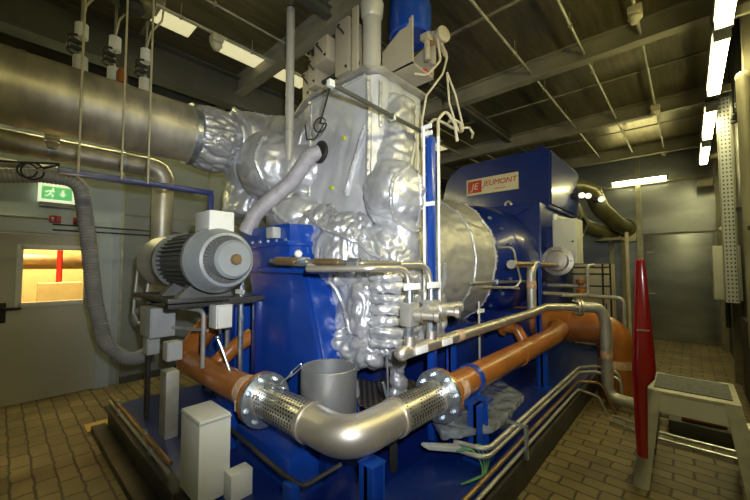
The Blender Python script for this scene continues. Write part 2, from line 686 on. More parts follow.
# far wall: posts, door sheets, beam
for a, b, m_ in (((10.22, .79, 0), (10.32, .89, 4.2), 'conduit'),
                 ((10.2, 1.08, 0), (10.3, 1.2, 2.3), 'beam'),
                 ((10.2, .895, 2.28), (10.3, 1.62, 2.62), 'plate'),
                 ((10.24, Y0, 3.62), (10.3, Y1, 3.68), 'conduit'),
                 ((10.26, Y0, 2.42), (10.302, .79, 2.45), 'beam'),
                 ((10.26, .9, 1.15), (10.302, 1.62, 1.18), 'beam')):
    tn += 1
    struct('trim_%d' % tn, B(box, a, b), m_)
d2 = struct('door_2', B(box, (10.27, -.42, .02), (10.3, .76, 2.40), .006), 'wallfar')
for hz in (2.0, 1.05):
    bm = NB()
    box(bm, (10.25, .66, hz - .02), (10.272, .72, hz + .02))
    tube(bm, [(10.26, .7, hz), (10.22, .7, hz), (10.22, .58, hz)], .012, 8, .01)
    obj('door_latch', bm, 'steel', d2)

# right wall: posts and ribbed panels
for k, bx in enumerate((2.3, 4.8, 7.3, 9.85)):
    tn += 1
    bm = NB()
    box(bm, (bx - .06, Y0, 0), (bx + .06, Y0 + .10, 4.2))
    struct('trim_%d' % tn, bm, 'beam')

# ------------------------------------------------------------------ lamps
def lamp(name, label, loc, axis, length, group):
    """a moulded fluorescent batten; loc = middle of the tray, light faces down"""
    t = thing(name, label, 'lamp', loc, group)
    x, y, z = loc
    h = length / 2

    def ln(bm, l0, l1, w0, z0, z1, bev):
        if axis == 'x':
            box(bm, (x + l0, y - w0, z + z0), (x + l1, y + w0, z + z1), bev)
        else:
            box(bm, (x - w0, y + l0, z + z0), (x + w0, y + l1, z + z1), bev)
    bm = NB()
    ln(bm, -h, h, .06, 0.0, .045, .01)
    obj('lamp_tray', bm, 'greybox', t)
    bm = NB()
    ln(bm, -h + .04, h - .04, .05, -.075, 0.002, .025)
    obj('diffuser', bm, 'lamp', t)
    for s in (-1, 1):
        bm = NB()
        l0, l1 = sorted((s * (h - .045), s * h))
        ln(bm, l0, l1, .055, -.08, 0.004, .01)
        obj('end_cap', bm, 'greybox', t)
    return t


fl1 = lamp('fluorescent_lamp', 'second lamp along right wall, first one wholly in view', (4.68, -.27, 3.66), 'x', 1.35, 'lamps along the right wall')
dup(fl1, (6.50, -.27, 3.66), 'third fluorescent lamp along right wall, beyond the big lamp')
dup(fl1, (8.2, -.27, 3.66), 'fluorescent lamp on right wall closest to the far wall')
dup(fl1, (3.2, -.27, 3.66), 'fluorescent lamp cut off by top right edge of photo')
dup(fl1, (1.6, -.27, 3.66), 'unseen lamp added on right wall above the photographer')  # out of view, added as front fill for the left wall and elbow
dup(fl1, (0.0, -.27, 3.66), 'unseen lamp added on right wall behind the photographer')  # also out of view, added to raise the front fill
lf = lamp('fluorescent_lamp', 'fluorescent lamp mounted across the far wall under the roof beam', (10.2, .82, 3.74), 'y', 1.1, None)
lf2 = lamp('fluorescent_lamp', 'lamp high on left wall glimpsed just above the steam pipe', (0.75, 6.035, 4.12), 'x', 1.2, 'lamps along the left wall')
dup(lf2, (3.4, 6.035, 4.12), 'lamp high on left wall hidden behind the turbine')
dup(lf2, (-.75, 6.035, 4.12), 'lamp high on left wall cut off at left edge of photo')
dup(lf2, (2.1, 6.035, 4.12), 'added lamp high on left wall above the branch pipe end')  # added to brighten the steam pipe and the left ceiling
dup(lf2, (6.5, 6.035, 4.12), 'added lamp high on left wall far behind the generator')  # extra lamp put in to lift the light on the left side
def glow_panel(label, loc):  # glowing patches, mostly standing in for blurred lamp reflections on the ceiling
    t = thing('ceiling_glow_panel', label, 'lamp', loc, 'glow panels in the left ceiling')
    x, y, z = loc
    obj('frame', B(box, (x - .30, y - .16, 4.425), (x + .30, y + .16, 4.449), .006), 'beam', t)
    obj('diffuser', B(box, (x - .28, y - .14, 4.410), (x + .28, y + .14, 4.43), .006), 'softglow', t)
    return t


lc = glow_panel('glow panel imitating a lamp reflection in ceiling at upper left, nearest the hanger cans', (1.15, 4.2, 4.40))
dup(lc, (2.0, 4.2, 4.40), 'glow panel imitating a lamp reflection in ceiling just above wrapped bend of steam pipe')
dup(lc, (2.75, 4.2, 4.40), 'glow panel imitating a lamp reflection in ceiling beside the tall vent pipe')
dup(lc, (6.7, 4.2, 4.40), 'glow panel in ceiling seen in gap left of generator hood')

# bracket rail carrying the right-hand lamps
tr = thing('lamp_rail', 'dark rail on brackets carrying the lamps along the right wall', 'rail', (5.9, -.3, 3.7))
obj('rail', B(box, (-.8, -.33, 3.704), (9.6, -.21, 3.76)), 'darkbeam', tr)
for bx in (.8, 4.0, 5.67, 7.35, 9.05):
    obj('bracket', B(box, (bx - .02, -.551, 3.72), (bx + .02, -.2, 3.80)), 'beam', tr)

# ------------------------------------------------------------------ ceiling conduits with junction boxes
def conduit(y, x0, x1, label, z=4.30, r=.016, clips=()):
    t = thing('ceiling_conduit', label, 'conduit', ((x0 + x1) / 2, y, z), 'conduits under the ceiling')
    obj('tube', B(cyl, (x0, y, z), (x1, y, z), r, n=10), 'conduit', t)
    for cx in clips:
        obj('clip', B(box, (cx - .012, y - .022, z - .02), (cx + .012, y + .022, z + .02), .004), 'conduit', t)
        obj('hanger', B(cyl, (cx, y, z), (cx, y, 4.449), .005, n=6), 'conduit', t)
    return t


conduit(1.5, 1.6, 9.7, 'ceiling conduit nearest the blue generator hood', clips=(2.0, 4.2, 5.4, 6.6, 8.2))
conduit(.87, 1.8, 9.7, 'middle ceiling conduit of the three, without boxes', clips=(3.0, 4.1, 5.3, 6.4, 8.4))
conduit(.32, 2.0, 10.2, 'ceiling conduit with three junction boxes nearest the right wall', clips=(3.4, 5.6, 8.8))
conduit(3.86, 0.4, 9.7, 'long ceiling conduit on the left with one detector', clips=(1.2, 2.0, 3.0), z=4.3, r=.02)
conduit(3.5, 0.2, 9.7, 'plain ceiling conduit on the left beside the detector', clips=(1.4, 2.6), z=4.36, r=.012)


def detector(label, loc):
    t = thing('ceiling_detector', label, 'detector', loc, 'detectors on the ceiling conduits')
    x, y, z = loc
    obj('junction_box', B(box, (x - .06, y - .06, z - .02), (x + .06, y + .06, z + .06), .012), 'yellowish', t)
    obj('sensor_head', B(lathe, (x, y, z - .02), (0, 0, -1), [(0, .05), (.03, .065), (.05, .045), (.08, .035), (.09, .01)], 16), 'yellowish', t)
    return t


dt = detector('detector box nearest the camera at top right, beside the lamps', (4.26, .32, 4.24))
dup(dt, (7.14, .32, 4.24), 'detector box in middle of right ceiling conduit')
dup(dt, (9.9, .32, 4.24), 'detector box by the far wall, above bright lamp')
dup(dt, (1.57, 3.86, 4.22), 'detector on left ceiling conduit above the steam pipe')
dup(dt, (0.2, 4.9, 3.3), 'small detector head below the steam pipe').location = (0.32, 4.75, 2.98)

# round fitting on the ceiling at top left
t = thing('ceiling_air_terminal', 'dark ochre round fitting at top of photo left of vent pipe', 'vent', (.72, 4.1, 4.15))
obj('body', B(lathe, (.55, 3.9, 4.3), (1, 0.15, 0), [(0, .05), (0, .13), (.4, .13), (.42, .09), (.42, .02)], 20), 'olive', t)
obj('mounting_plate', B(box, (.5, 3.7, 4.36), (1.05, 4.15, 4.449), .01), 'beige', t)
obj('nozzle', B(lathe, (.75, 3.9, 4.3), (0.2, -.2, -1), [(0, .09), (.16, .1), (.2, .06), (.2, .01)], 16), 'dark', t)

# ================================================================== LEFT PIPEWORK
STEAM = t = thing('main_steam_pipe', 'fat bare metal steam pipe running along upper left', 'pipe', (0, 4.07, 2.85))
obj('cladding', B(cyl, (X0 + .02, 4.07, 3.15), (1.42, 4.07, 3.15), .31, n=40), 'duct', t)
for jx in (-1.2, 0.05, .75):
    obj('joint_band', B(lathe, (jx, 4.07, 3.15), (1, 0, 0), [(0, .311), (0, .317), (.035, .317), (.035, .311)], 40, False), 'duct', t)
obj('end_collar', B(lathe, (1.36, 4.07, 3.15), (1, 0, 0), [(0, .30), (0, .335), (.05, .335), (.05, .30)], 40), 'zinc', t)

t = thing('branch_pipe', 'thinner clad pipe bending down beneath the steam pipe', 'pipe', (0.2, 5.0, 2.8))
obj('cladding', B(tube, [(X0 + .02, 5.0, 2.93), (1.4, 5.0, 2.93), (1.4, 5.0, 1.2)], .12, 24, .16), 'duct', t)
obj('collar', B(cyl, (1.4, 5.0, 2.66), (1.4, 5.0, 2.70), .13, n=24), 'zinc', t)
for jx in (.3, .95):
    obj('joint_band', B(lathe, (jx, 5.0, 2.93), (1, 0, 0), [(0, .121), (0, .127), (.03, .127), (.03, .121)], 24, False), 'zinc', t)
single('thin_pipe', B(cyl, (X0 + .02, 5.35, 2.78), (1.9, 5.35, 2.78), .045, n=14), 'dullsteel',
       'thin pipe running behind the clad branch pipe on left', 'pipe')

t = thing('blue_cable_rail', 'blue square rail hung on thin rods below steam pipe', 'rail', (.9, 3.7, 2.2))
bm = NB()
box(bm, (.29, 3.675, 2.425), (1.5, 3.725, 2.475), .004)
obj('rail', bm, 'deepblue', t)
obj('drop_leg', B(box, (1.455, 3.676, 1.9), (1.505, 3.724, 2.426), .004), 'deepblue', t)
for rx in (.41, .70, .90):
    obj('hanger_rod', B(cyl, (rx, 3.66, 2.44), (rx, 3.66, 4.44), .009, n=8), 'yellowish', t)
bm = NB()
tube(bm, catenary((X0 + .1, 3.72, 2.5), (.3, 3.70, 2.5), .12), .008, 6)
for k in range(2):
    tube(bm, ring_pts((.12 + .03 * k, 3.70, 2.41), (.2, 1, 0), .055 + .01 * k, 14) + [Vector((.3, 3.70, 2.49))], .007, 6)
single('coiled_cable', bm, 'black', 'coil of black cable at left end of blue rail', 'cable')
bm = NB()
for zz in (2.22, 2.15):
    tube(bm, [(.45, 6.06, zz), (1.3, 6.06, zz), (4.5, 6.06, zz - .03)], .012, 6)
single('wall_cables', bm, 'dark', 'pair of thin cables along left wall beside ribbed hose', 'cable')

# spring hangers over the steam pipe
def spring_hanger(label, x):
    t = thing('spring_hanger', label, 'pipe hanger', (x, 4.07, 3.45), 'spring hangers over the steam pipe')
    obj('rod', B(cyl, (x, 4.07, 3.44), (x, 4.07, 4.40), .012, n=10), 'conduit', t)
    obj('upper_can', B(lathe, (x, 4.07, 3.78), (0, 0, 1), [(0, .02), (0, .05), (.13, .05), (.14, .03), (.14, .01)], 16), 'tag', t)
    obj('lower_can', B(lathe, (x, 4.07, 3.47), (0, 0, 1), [(0, .02), (0, .055), (.13, .055), (.14, .03), (.14, .01)], 16), 'white', t)
    pts = [Vector((x - .045 + .05 * math.cos(a), 4.04 + .05 * math.sin(a), 3.60 + .009 * a)) for a in [i * .5 for i in range(36)]]
    obj('cable_coil', B(tube, pts, .012, 6), 'black', t)
    obj('feed_cable', B(tube, [(x, 4.07, 3.92), (x + .02, 4.02, 4.08), (x + .11, 3.98, 4.24), (x + .12, 3.95, 4.44)], .010, 6, .06), 'yellowish', t)
    return t


sh = spring_hanger('white spring hanger over steam pipe farthest left', .44)
dup(sh, (.69, 4.07, 3.45), 'middle spring hanger over steam pipe, next to orange cap')
dup(sh, (.95, 4.07, 3.45), 'spring hanger over steam pipe nearest the wrapped bend')
obj('orange_cap', B(lathe, (.74, 4.0, 3.45), (0, 0, 1), [(0, .02), (0, .045), (.1, .045), (.15, .02), (.15, .005)], 14), 'orange', STEAM, 'small orange cap on the pipe')

# grey ribbed hose in front of the door
pts, rad = ribbed([(X0 + .1, 4.3, 2.2), (-.6, 4.3, 2.33), (.22, 4.3, 2.50), (.50, 4.3, 2.50), (.57, 4.3, 2.0), (.64, 4.28, 1.35), (.72, 4.22, .93),
                   (.90, 4.1, .74), (1.04, 3.92, .84)], .064, .028, .003, .2)
single('ribbed_hose', B(tube, pts, rad, 16), 'greyhose', 'grey ribbed hose hanging down in front of the door', 'hose')

# exit sign with running man and arrow
t = thing('exit_sign', 'green lit emergency exit sign above the grey door', 'sign', (.48, 6.0, 2.5))
bm = NB()
box(bm, (.30, 6.0, 2.50), (.68, 6.06, 2.745), .008)
obj('housing', bm, 'signwhite', t)
sg = obj('face', B(box, (.33, 5.994, 2.535), (.62, 6.001, 2.70), .002), 'signgreen', t)
bm = NB()
sx, sz = .42, 2.62
ball(bm, (sx + .015, 5.992, sz + .045), .012, (1, .3, 1), 10)
for a, b in (((0, .028), (-.012, -.01)), ((-.005, .025), (.03, .012)), ((0, .025), (-.035, .02)), ((-.035, .02), (-.05, .0)),
             ((-.012, -.01), (.018, -.028)), ((.018, -.028), (.01, -.058)), ((-.012, -.01), (-.035, -.04)), ((-.035, -.04), (-.06, -.04))):
    tube(bm, [(sx + a[0], 5.992, sz + a[1]), (sx + b[0], 5.992, sz + b[1])], .006, 6)
obj('running_figure', bm, 'signwhite', t)
bm = NB()
prism(bm, [(.555, 2.595), (.545, 2.625), (.535, 2.615), (.535, 2.66), (.525, 2.66), (.525, 2.615), (.505, 2.625)][:0] or
      [(.53, 2.575), (.56, 2.612), (.54, 2.612), (.54, 2.665), (.52, 2.665), (.52, 2.612), (.50, 2.612)], 1, 5.989, 5.994)
obj('arrow', bm, 'signwhite', t)
obj('base', B(box, (.31, 6.0, 2.44), (.67, 6.1, 2.5), .01), 'greybox', t)
for lx, lb in ((.47, 'red alarm box over the door, left of the hose'), (.70, 'red alarm box over the door, partly behind the hose')):
    t = thing('alarm_box', lb, 'alarm', (lx, 6.03, 2.25))
    obj('body', B(box, (lx - .055, 6.0, 2.24), (lx + .055, 6.056, 2.33), .01), 'redplain', t)
    obj('lens', B(box, (lx - .04, 5.985, 2.255), (lx + .01, 6.001, 2.315), .006), 'red', t)
single('wall_conduit', B(cyl, (X0 + .1, 6.03, 2.29), (.42, 6.03, 2.29), .014, n=8), 'dullsteel',
       'thin conduit along wall leading to the red alarm box', 'conduit')

# ================================================================== MACHINE BASE
t = thing('machine_skid', 'long dark blue steel skid carrying the whole turbine set', 'skid', (4.9, 2.7, 0))
bm = NB()
box(bm, (.85, 1.0, .0), (9.0, 4.4, .26), .01)
obj('deck', bm, 'deepblue', t)
obj('side_channel', B(box, (.80, .96, .02), (9.02, 1.0, .20), .006), 'dark', t)
obj('side_channel', B(box, (.80, .96, .20), (9.02, 1.03, .225), .006), 'dark', t)
obj('end_channel', B(box, (.80, .96, .06), (.85, 4.42, .24), .006), 'dark', t)
obj('end_channel', B(box, (.77, 2.4, .24), (.86, 4.42, .27), .006), 'dark', t)
bm = NB()
box(bm, (.68, 1.6, 0), (.80, 4.5, .07), .008)
single('drain_plinth', bm, 'dark', 'low dark plinth along the left end of the skid', 'plinth')
bm = NB()
box(bm, (.66, 4.52, 0), (.90, 4.75, .012))
single('floor_plate', bm, 'tan', 'orange-yellow plate on the floor by corner of dark plinth', 'plate')

# rails (small pipes) along the skid sides
def pipe_run(name, label, pts, r, mat, fil=.06, clips=(), cat='pipe', group=None, n=10):
    t = thing(name, label, cat, Vector(pts[0]), group)
    obj('tube', B(tube, pts, r, n, fil), mat, t)
    for c in clips:
        bm = NB()
        box(bm, (c[0] - .012, c[1] - .03, c[2] - .03), (c[0] + .012, c[1] + .03, c[2] + .03), .004)
        obj('clip', bm, 'zinc', t)
    return t


pipe_run('small_pipe', 'topmost small pipe along right side of the skid', [(2.28, 1.30, .405), (2.30, 1.06, .42), (4.9, 1.05, .42), (5.14, .88, .42), (5.14, .66, .38), (5.14, .66, .0)], .017, 'dullsteel', .1, group='small pipes along the right skid side')
pipe_run('small_pipe', 'second small pipe from top along right side of skid', [(2.24, 1.30, .375), (2.27, 1.055, .375), (4.9, 1.05, .365), (5.07, .90, .365), (5.07, .64, .33), (5.07, .64, .0)], .017, 'dullsteel', .1, group='small pipes along the right skid side')
pipe_run('small_pipe', 'third small pipe along right skid side, running out of frame bottom', [(.9, 1.0, .33), (4.65, 1.0, .325), (4.78, .8, .32), (4.80, .66, 0)], .015, 'brass', .1, group='small pipes along the right skid side')
pipe_run('small_pipe', 'lowest thin pipe along the right skid side', [(.9, .975, .285), (4.5, .975, .28), (4.64, .8, .2), (4.66, .72, 0)], .013, 'dullsteel', .1, group='small pipes along the right skid side')
bm = NB()
box(bm, (2.72, .935, .22), (2.75, .96, .47), .003)
box(bm, (2.72, .935, .455), (2.75, 1.09, .475), .003)
single('pipe_clamp', bm, 'zinc', 'upright clamp holding the small pipes near blue post', 'clamp')
pipe_run('small_pipe', 'upper pipe along left end rim of the skid', [(.82, 4.4, .36), (.82, 2.6, .36)], .017, 'brass', 0, [(.82, 4.1, .36), (.82, 3.2, .36)])
pipe_run('small_pipe', 'lower pipe along left end rim of the skid', [(.81, 4.4, .31), (.81, 2.6, .31)], .014, 'dullsteel', 0, [(.81, 4.0, .31), (.81, 3.0, .31)])

# ================================================================== STEAM TURBINE UNDER FOIL JACKETS
def disp_mesh(bm_src, voxel, smooth, amp, freq, seed, fold=(1, 1, 1), fine=.012):
    me = bpy.data.meshes.new('tmp')
    bm_src.to_mesh(me)
    bm_src.free()
    o = bpy.data.objects.new('tmp', me)
    C.objects.link(o)
    md = o.modifiers.new('r', 'REMESH')
    md.mode = 'VOXEL'
    md.voxel_size = voxel
    dg = bpy.context.evaluated_depsgraph_get()
    ev = o.evaluated_get(dg)
    m2 = bpy.data.meshes.new_from_object(ev)
    bpy.data.objects.remove(o)
    bpy.data.meshes.remove(me)
    bm = bmesh.new()
    bm.from_mesh(m2)
    bpy.data.meshes.remove(m2)
    for _ in range(smooth):
        bmesh.ops.smooth_vert(bm, verts=bm.verts, factor=.5, use_axis_x=True, use_axis_y=True, use_axis_z=True)
    bm.normal_update()
    sv = Vector((seed * 3.1, seed * 1.7, seed * 2.3))
    mv = []
    for v in bm.verts:
        p = v.co + sv
        q = p + noise.noise_vector(p * 2.5) * .16
        qf = Vector((q.x * fold[0], q.y * fold[1], q.z * fold[2]))
        d = noise.noise(p * freq * .5) * amp * .8
        d -= (max(0, .38 - abs(noise.noise(qf * freq * 1.6))) / .38) ** 1.15 * amp * 1.15
        d += abs(noise.noise(qf * freq * 3.7)) * fine
        d += noise.noise(p * 22) * fine * .35
        mv.append(v.co + v.normal * d)
    for v, c in zip(bm.verts, mv):
        v.co = c
    bm.normal_update()
    return bm


def jacket(name, build, parent, voxel=.026, smooth=6, amp=.035, freq=4.0, seed=1, fold=(1, 1, 1), fine=.012, label=None, mat='foil'):
    src = NB()
    build(src)
    bm = disp_mesh(src, voxel, smooth, amp, freq, seed, fold, fine)
    tree = BVHTree.FromBMesh(bm)
    o = obj(name, bm, mat, parent, label)
    me = o.data
    for p in me.polygons:
        p.use_smooth = True
    at = me.attributes.get('sharp_edge')
    if at:
        me.attributes.remove(at)
    return tree


def lacing(tree, path, parent, step=.07, ridge=.022):
    """a raised seam with hooks that follows the jacket's surface"""
    q = fillet(path, .15)
    pts, hooks = [], []
    for i in range(len(q) - 1):
        L = (q[i + 1] - q[i]).length
        n = max(1, int(L / .045))
        for k in range(n):
            p = q[i].lerp(q[i + 1], k / n)
            co, nn, _, _ = tree.find_nearest(p)
            if co is not None:
                pts.append(co + nn * .004)
                hooks.append((co, nn))
    if len(pts) < 3:
        return
    pts = [(pts[max(0, i - 1)] + pts[i] * 2 + pts[min(len(pts) - 1, i + 1)]) / 4 for i in range(len(pts))]
    bm = NB()
    tube(bm, pts, ridge, 8)
    nf = len(bm.faces)
    for co, nn in hooks[1::2]:
        ball(bm, co + nn * (ridge + .002), .011, n=8)
    for f in list(bm.faces)[nf:]:
        f.material_index = 1
    o = obj('laced_seam', bm, 'foil', parent)
    o.data.materials.append(M['dullsteel'])


T = thing('steam_turbine', 'big steam turbine wrapped in crinkled silver insulation', 'turbine', (3.0, 2.6, .26))

# tall valve chest: flat bright sides, slightly rounded corners
def chest(bm):
    prism(bm, [(2.22, 2.12), (2.32, 2.04), (2.98, 2.04), (3.05, 2.2), (3.05, 3.4), (2.40, 3.56), (2.20, 2.98)], 2, 1.3, 3.48)
tr_chest = jacket('valve_chest_jacket', chest, T, .026, 4, .012, 2.2, 1, (1, 1, .3), .006, mat='foilflat')
lacing(tr_chest, [(2.2, 2.1, 3.42), (2.2, 2.1, 2.4)], T, ridge=.03)
lacing(tr_chest, [(2.21, 2.14, 2.98), (2.15, 2.25, 2.7), (2.15, 2.42, 2.3)], T, ridge=.028)
lacing(tr_chest, [(2.3, 2.0, 3.40), (2.3, 2.0, 2.9)], T, ridge=.02)
lacing(tr_chest, [(2.15, 2.95, 3.42), (2.15, 2.95, 2.2)], T, ridge=.016)
lacing(tr_chest, [(2.18, 3.0, 3.46), (2.18, 2.1, 3.46)], T, ridge=.018)
bm = NB()
prism(bm, [(2.17, 2.09), (2.30, 1.99), (3.0, 1.99), (3.08, 2.2), (3.08, 3.45), (2.38, 3.61), (2.16, 3.0)], 2, 3.47, 3.50)
obj('top_plate', bm, 'dullsteel', T)

# round elbow with a neck in front of the chest
def elbow(bm):
    ball(bm, (2.31, 1.88, 2.30), .285, (1, 1, 1.08))
    tube(bm, [(2.62, 2.12, 3.3), (2.55, 2.08, 2.9), (2.45, 2.02, 2.5), (2.4, 1.95, 2.35)], .21, 20)
    cyl(bm, (2.38, 1.88, 2.3), (2.40, 1.86, 1.55), .185, .16)
tr_el = jacket('elbow_jacket', elbow, T, .022, 8, .016, 3.0, 5, (1, 1, 1.6), .012)
lacing(tr_el, [(2.30, 1.60, 2.62), (2.05, 1.70, 2.35), (2.1, 1.75, 2.02), (2.35, 1.62, 1.98), (2.6, 1.6, 2.02)], T, ridge=.018)
lacing(tr_el, [(2.4, 1.6, 2.0), (2.32, 1.58, 2.2), (2.3, 1.6, 2.5)], T, ridge=.012)

# lower casing: shoulder and skirt of loose folds
def skirt(bm):
    prism(bm, [(2.0, 1.82), (2.25, 1.68), (2.95, 1.74), (3.1, 2.0), (3.1, 2.75), (2.15, 2.8), (2.02, 2.66)], 2, .98, 1.72)
    ball(bm, (2.28, 2.35, 1.78), .42, (1, 1.1, 1.0))
    ball(bm, (2.25, 2.75, 1.95), .38, (1, 1.1, 1.0))
    ball(bm, (2.3, 1.98, 1.72), .30, (1, 1, 1.1))
    ball(bm, (2.1, 2.0, 1.3), .2, (1, 1, 1.5))
tr_sk = jacket('casing_jacket', skirt, T, .017, 4, .040, 3.8, 9, (1.8, 1.8, .38), .016)
lacing(tr_sk, [(1.95, 2.7, 2.2), (1.9, 2.35, 2.0), (1.95, 2.0, 1.9), (2.05, 1.75, 1.7)], T, ridge=.02)
lacing(tr_sk, [(1.85, 2.3, 1.5), (1.9, 2.15, 1.25), (1.9, 2.05, 1.0)], T, ridge=.018)

def lower(bm):
    for k, (x, y, z, r) in enumerate(((2.05, 2.30, 1.02, .16), (2.1, 1.98, 1.0, .17), (2.05, 2.12, .92, .14), (2.3, 1.85, 1.02, .15), (2.45, 2.1, .98, .25), (2.14, 2.42, .86, .13))):
        ball(bm, (x, y, z), r)
    cyl(bm, (2.2, 2.34, .28), (2.2, 2.34, 1.0), .11)
    cyl(bm, (2.55, 2.05, .28), (2.55, 2.05, 1.0), .10)
jacket('drain_jacket', lower, T, .022, 4, .04, 4.5, 14, (1, 1, 1.4), .016)

# padded rolls on the right of the skirt
bm_list = []
for k in range(7):
    zz = 1.08 + k * .085
    def roll(bm, zz=zz, k=k):
        tube(bm, [(1.98, 1.86, zz), (2.02, 1.72, zz + .01), (2.16, 1.66, zz), (2.36, 1.67, zz - .01)], .05, 12, .08)
    jacket('padded_roll', roll, T, .016, 3, .012, 6, 20 + k, fine=.008)

# exhaust dome
def dome(bm):
    lathe(bm, (2.75, 2.6, 1.75), (1, 0, 0), [(0, .05), (0, .62), (.55, .70), (.95, .80), (1.25, .86), (1.38, .87), (1.45, .80), (1.45, .05)], 40)
tr_do = jacket('exhaust_jacket', dome, T, .034, 4, .016, 2.0, 31, (.7, 1.3, 1.3), .009, mat='foildome')
lacing(tr_do, [(3.7 , 2.6 + .84 * math.cos(a), 1.75 + .84 * math.sin(a)) for a in [PI * (.62 + i * .06) for i in range(15)]], T, ridge=.014)
lacing(tr_do, [(4.12, 2.6 + .9 * math.cos(a), 1.75 + .9 * math.sin(a)) for a in [PI * (.62 + i * .06) for i in range(15)]], T, ridge=.014)
obj('exhaust_flange', B(lathe, (4.2, 2.6, 1.75), (1, 0, 0), [(0, .5), (0, .84), (.06, .84), (.06, .5)], 40), 'deepblue', T)
bm = NB()
box(bm, (2.6, 2.4, .5), (3.0, 3.1, 1.0), .02)
box(bm, (3.4, 1.95, .26), (4.2, 3.25, 1.0), .02)
obj('support_base', bm, 'deepblue', T)

# inlet side: wrapped bellows, bend, stop valve
def bellows(bm):
    lathe(bm, (1.42, 4.07, 3.15), (1, 0, 0), [(0, .1), (0, .34), (.12, .36), (.3, .36), (.42, .31), (.42, .1)], 36)
tr_be = jacket('bellows_jacket', bellows, T, .018, 2, .028, 4.5, 41, (.5, 2.4, 2.4), .008)
def bend(bm):
    tube(bm, [(1.8, 4.07, 3.2), (2.3, 4.05, 3.22), (2.45, 3.5, 3.12), (2.5, 3.1, 3.0)], .40, 24, .35)
    cyl(bm, (2.12, 4.0, 3.2), (2.05, 3.95, 2.25), .36, .30)
tr_bn = jacket('bend_jacket', bend, T, .03, 6, .03, 2.4, 44, (1.2, 1.2, .6), .013)
lacing(tr_bn, [(1.75, 3.9, 3.6), (1.9, 3.7, 3.3), (1.9, 3.6, 2.8), (1.85, 3.7, 2.4)], T)
lacing(tr_bn, [(2.1, 4.0, 3.7), (2.3, 3.7, 3.6), (2.4, 3.4, 3.5)], T)
def stopv(bm):
    ball(bm, (2.05, 3.45, 2.78), .38, (1.0, 1, 1.1))
    cyl(bm, (2.05, 3.45, 2.78), (2.5, 3.0, 2.7), .34)
    ball(bm, (2.15, 3.1, 2.2), .32, (1, 1.2, .8))
tr_sv = jacket('stop_valve_jacket', stopv, T, .026, 6, .02, 2.6, 47, (1, 1, .6), .011)
lacing(tr_sv, [(1.8, 3.2, 3.1), (1.72, 3.25, 2.8), (1.8, 3.2, 2.5)], T, ridge=.022)
lacing(tr_sv, [(1.85, 3.2, 2.5), (1.75, 3.05, 2.25), (1.85, 2.8, 2.0)], T, ridge=.02)
# heat-proof hose socket and stickers on the chest
obj('hose_socket', B(lathe, (2.215, 2.78, 2.86), (-1, 0, 0), [(0, .115), (.015, .12), (.03, .10), (.03, .01)], 20), 'dark', T)
for sy, szz in ((2.42, 2.92), (2.6, 2.46)):
    bm = NB()
    cyl(bm, (2.215, sy, szz), (2.192, sy, szz), .02, n=12)
    obj('sticker', bm, paint('yellow_green_sticker', (.45, .5, .02), .5), T, 'small yellow green dot sticker')

pts, rad = ribbed([(1.68, 3.3, 2.02), (1.74, 3.22, 2.22), (2.0, 2.98, 2.55), (2.12, 2.84, 2.82), (2.20, 2.79, 2.86)], .08, .05, .0012, .12)
single('insulated_hose', B(tube, pts, rad, 18), 'silverhose', 'silver grey hose slanting from valve chest down to the pedestal', 'hose')

t = thing('vent_pipe', 'tall pale vent pipe rising to the ceiling before turbine', 'pipe', (2.02, 3.07, 2.0))
obj('tube', B(cyl, (2.02, 3.07, 1.75), (2.02, 3.07, 4.44), .045, n=18), 'palepipe', t)
obj('coupling', B(cyl, (2.02, 3.07, 3.1), (2.02, 3.07, 3.16), .056, n=18), 'dullsteel', t)

# ------------------------------------------------------------------ top of the chest: actuator rack, pipe, blue cylinder
t = thing('actuator_rack', 'row of beige valve levers and boxes on top of turbine', 'valve gear', (2.4, 2.8, 3.5))
obj('base_beam', B(box, (2.30, 2.36, 3.5), (2.62, 3.24, 3.58), .01), 'beige', t)
obj('back_panel', B(box, (2.46, 2.36, 3.58), (2.54, 3.28, 4.14), .01), 'beige', t)
for k, (ya, yb, za, zb, dd) in enumerate(((3.10, 3.24, 3.60, 3.92, .16), (2.94, 3.08, 3.66, 4.0, .20), (2.68, 2.90, 3.82, 4.08, .26), (2.40, 2.60, 3.60, 4.16, .22))):
    bx = obj('lever_box', B(box, (2.46 - dd, ya, za), (2.47, yb, zb), .012), 'beige', t)
    bm = NB()
    tube(bm, [(2.455 - dd, (ya + yb) / 2 + .03, zb - .04), (2.43 - dd, (ya + yb) / 2 + .03, zb - .07), (2.43 - dd, (ya + yb) / 2 - .03, zb - .14), (2.455 - dd, (ya + yb) / 2 - .04, zb - .17)], .010, 8, .02)
    obj('lever_handle', bm, 'dark', bx)
    obj('cover_bolt', B(cyl, (2.463 - dd, ya + .03, za + .05), (2.448 - dd, ya + .03, za + .05), .014, n=10), 'dark', bx)
obj('cross_shaft', B(cyl, (2.36, 2.38, 3.72), (2.36, 3.22, 3.72), .025, n=12), 'dark', t)

t = thing('leakoff_pipe', 'silver vertical pipe beside beige levers on turbine top', 'pipe', (2.28, 2.12, 3.48))
obj('tube', B(lathe, (2.27, 2.11, 3.50), (0, 0, 1), [(0, .02), (0, .085), (.48, .085), (.50, .10), (.62, .11), (.64, .085), (.94, .085), (.94, .02)], 24), 'palepipe', t)
obj('flat_shield', B(box, (2.17, 2.20, 3.50), (2.19, 2.28, 4.12), .004), 'beige', t)

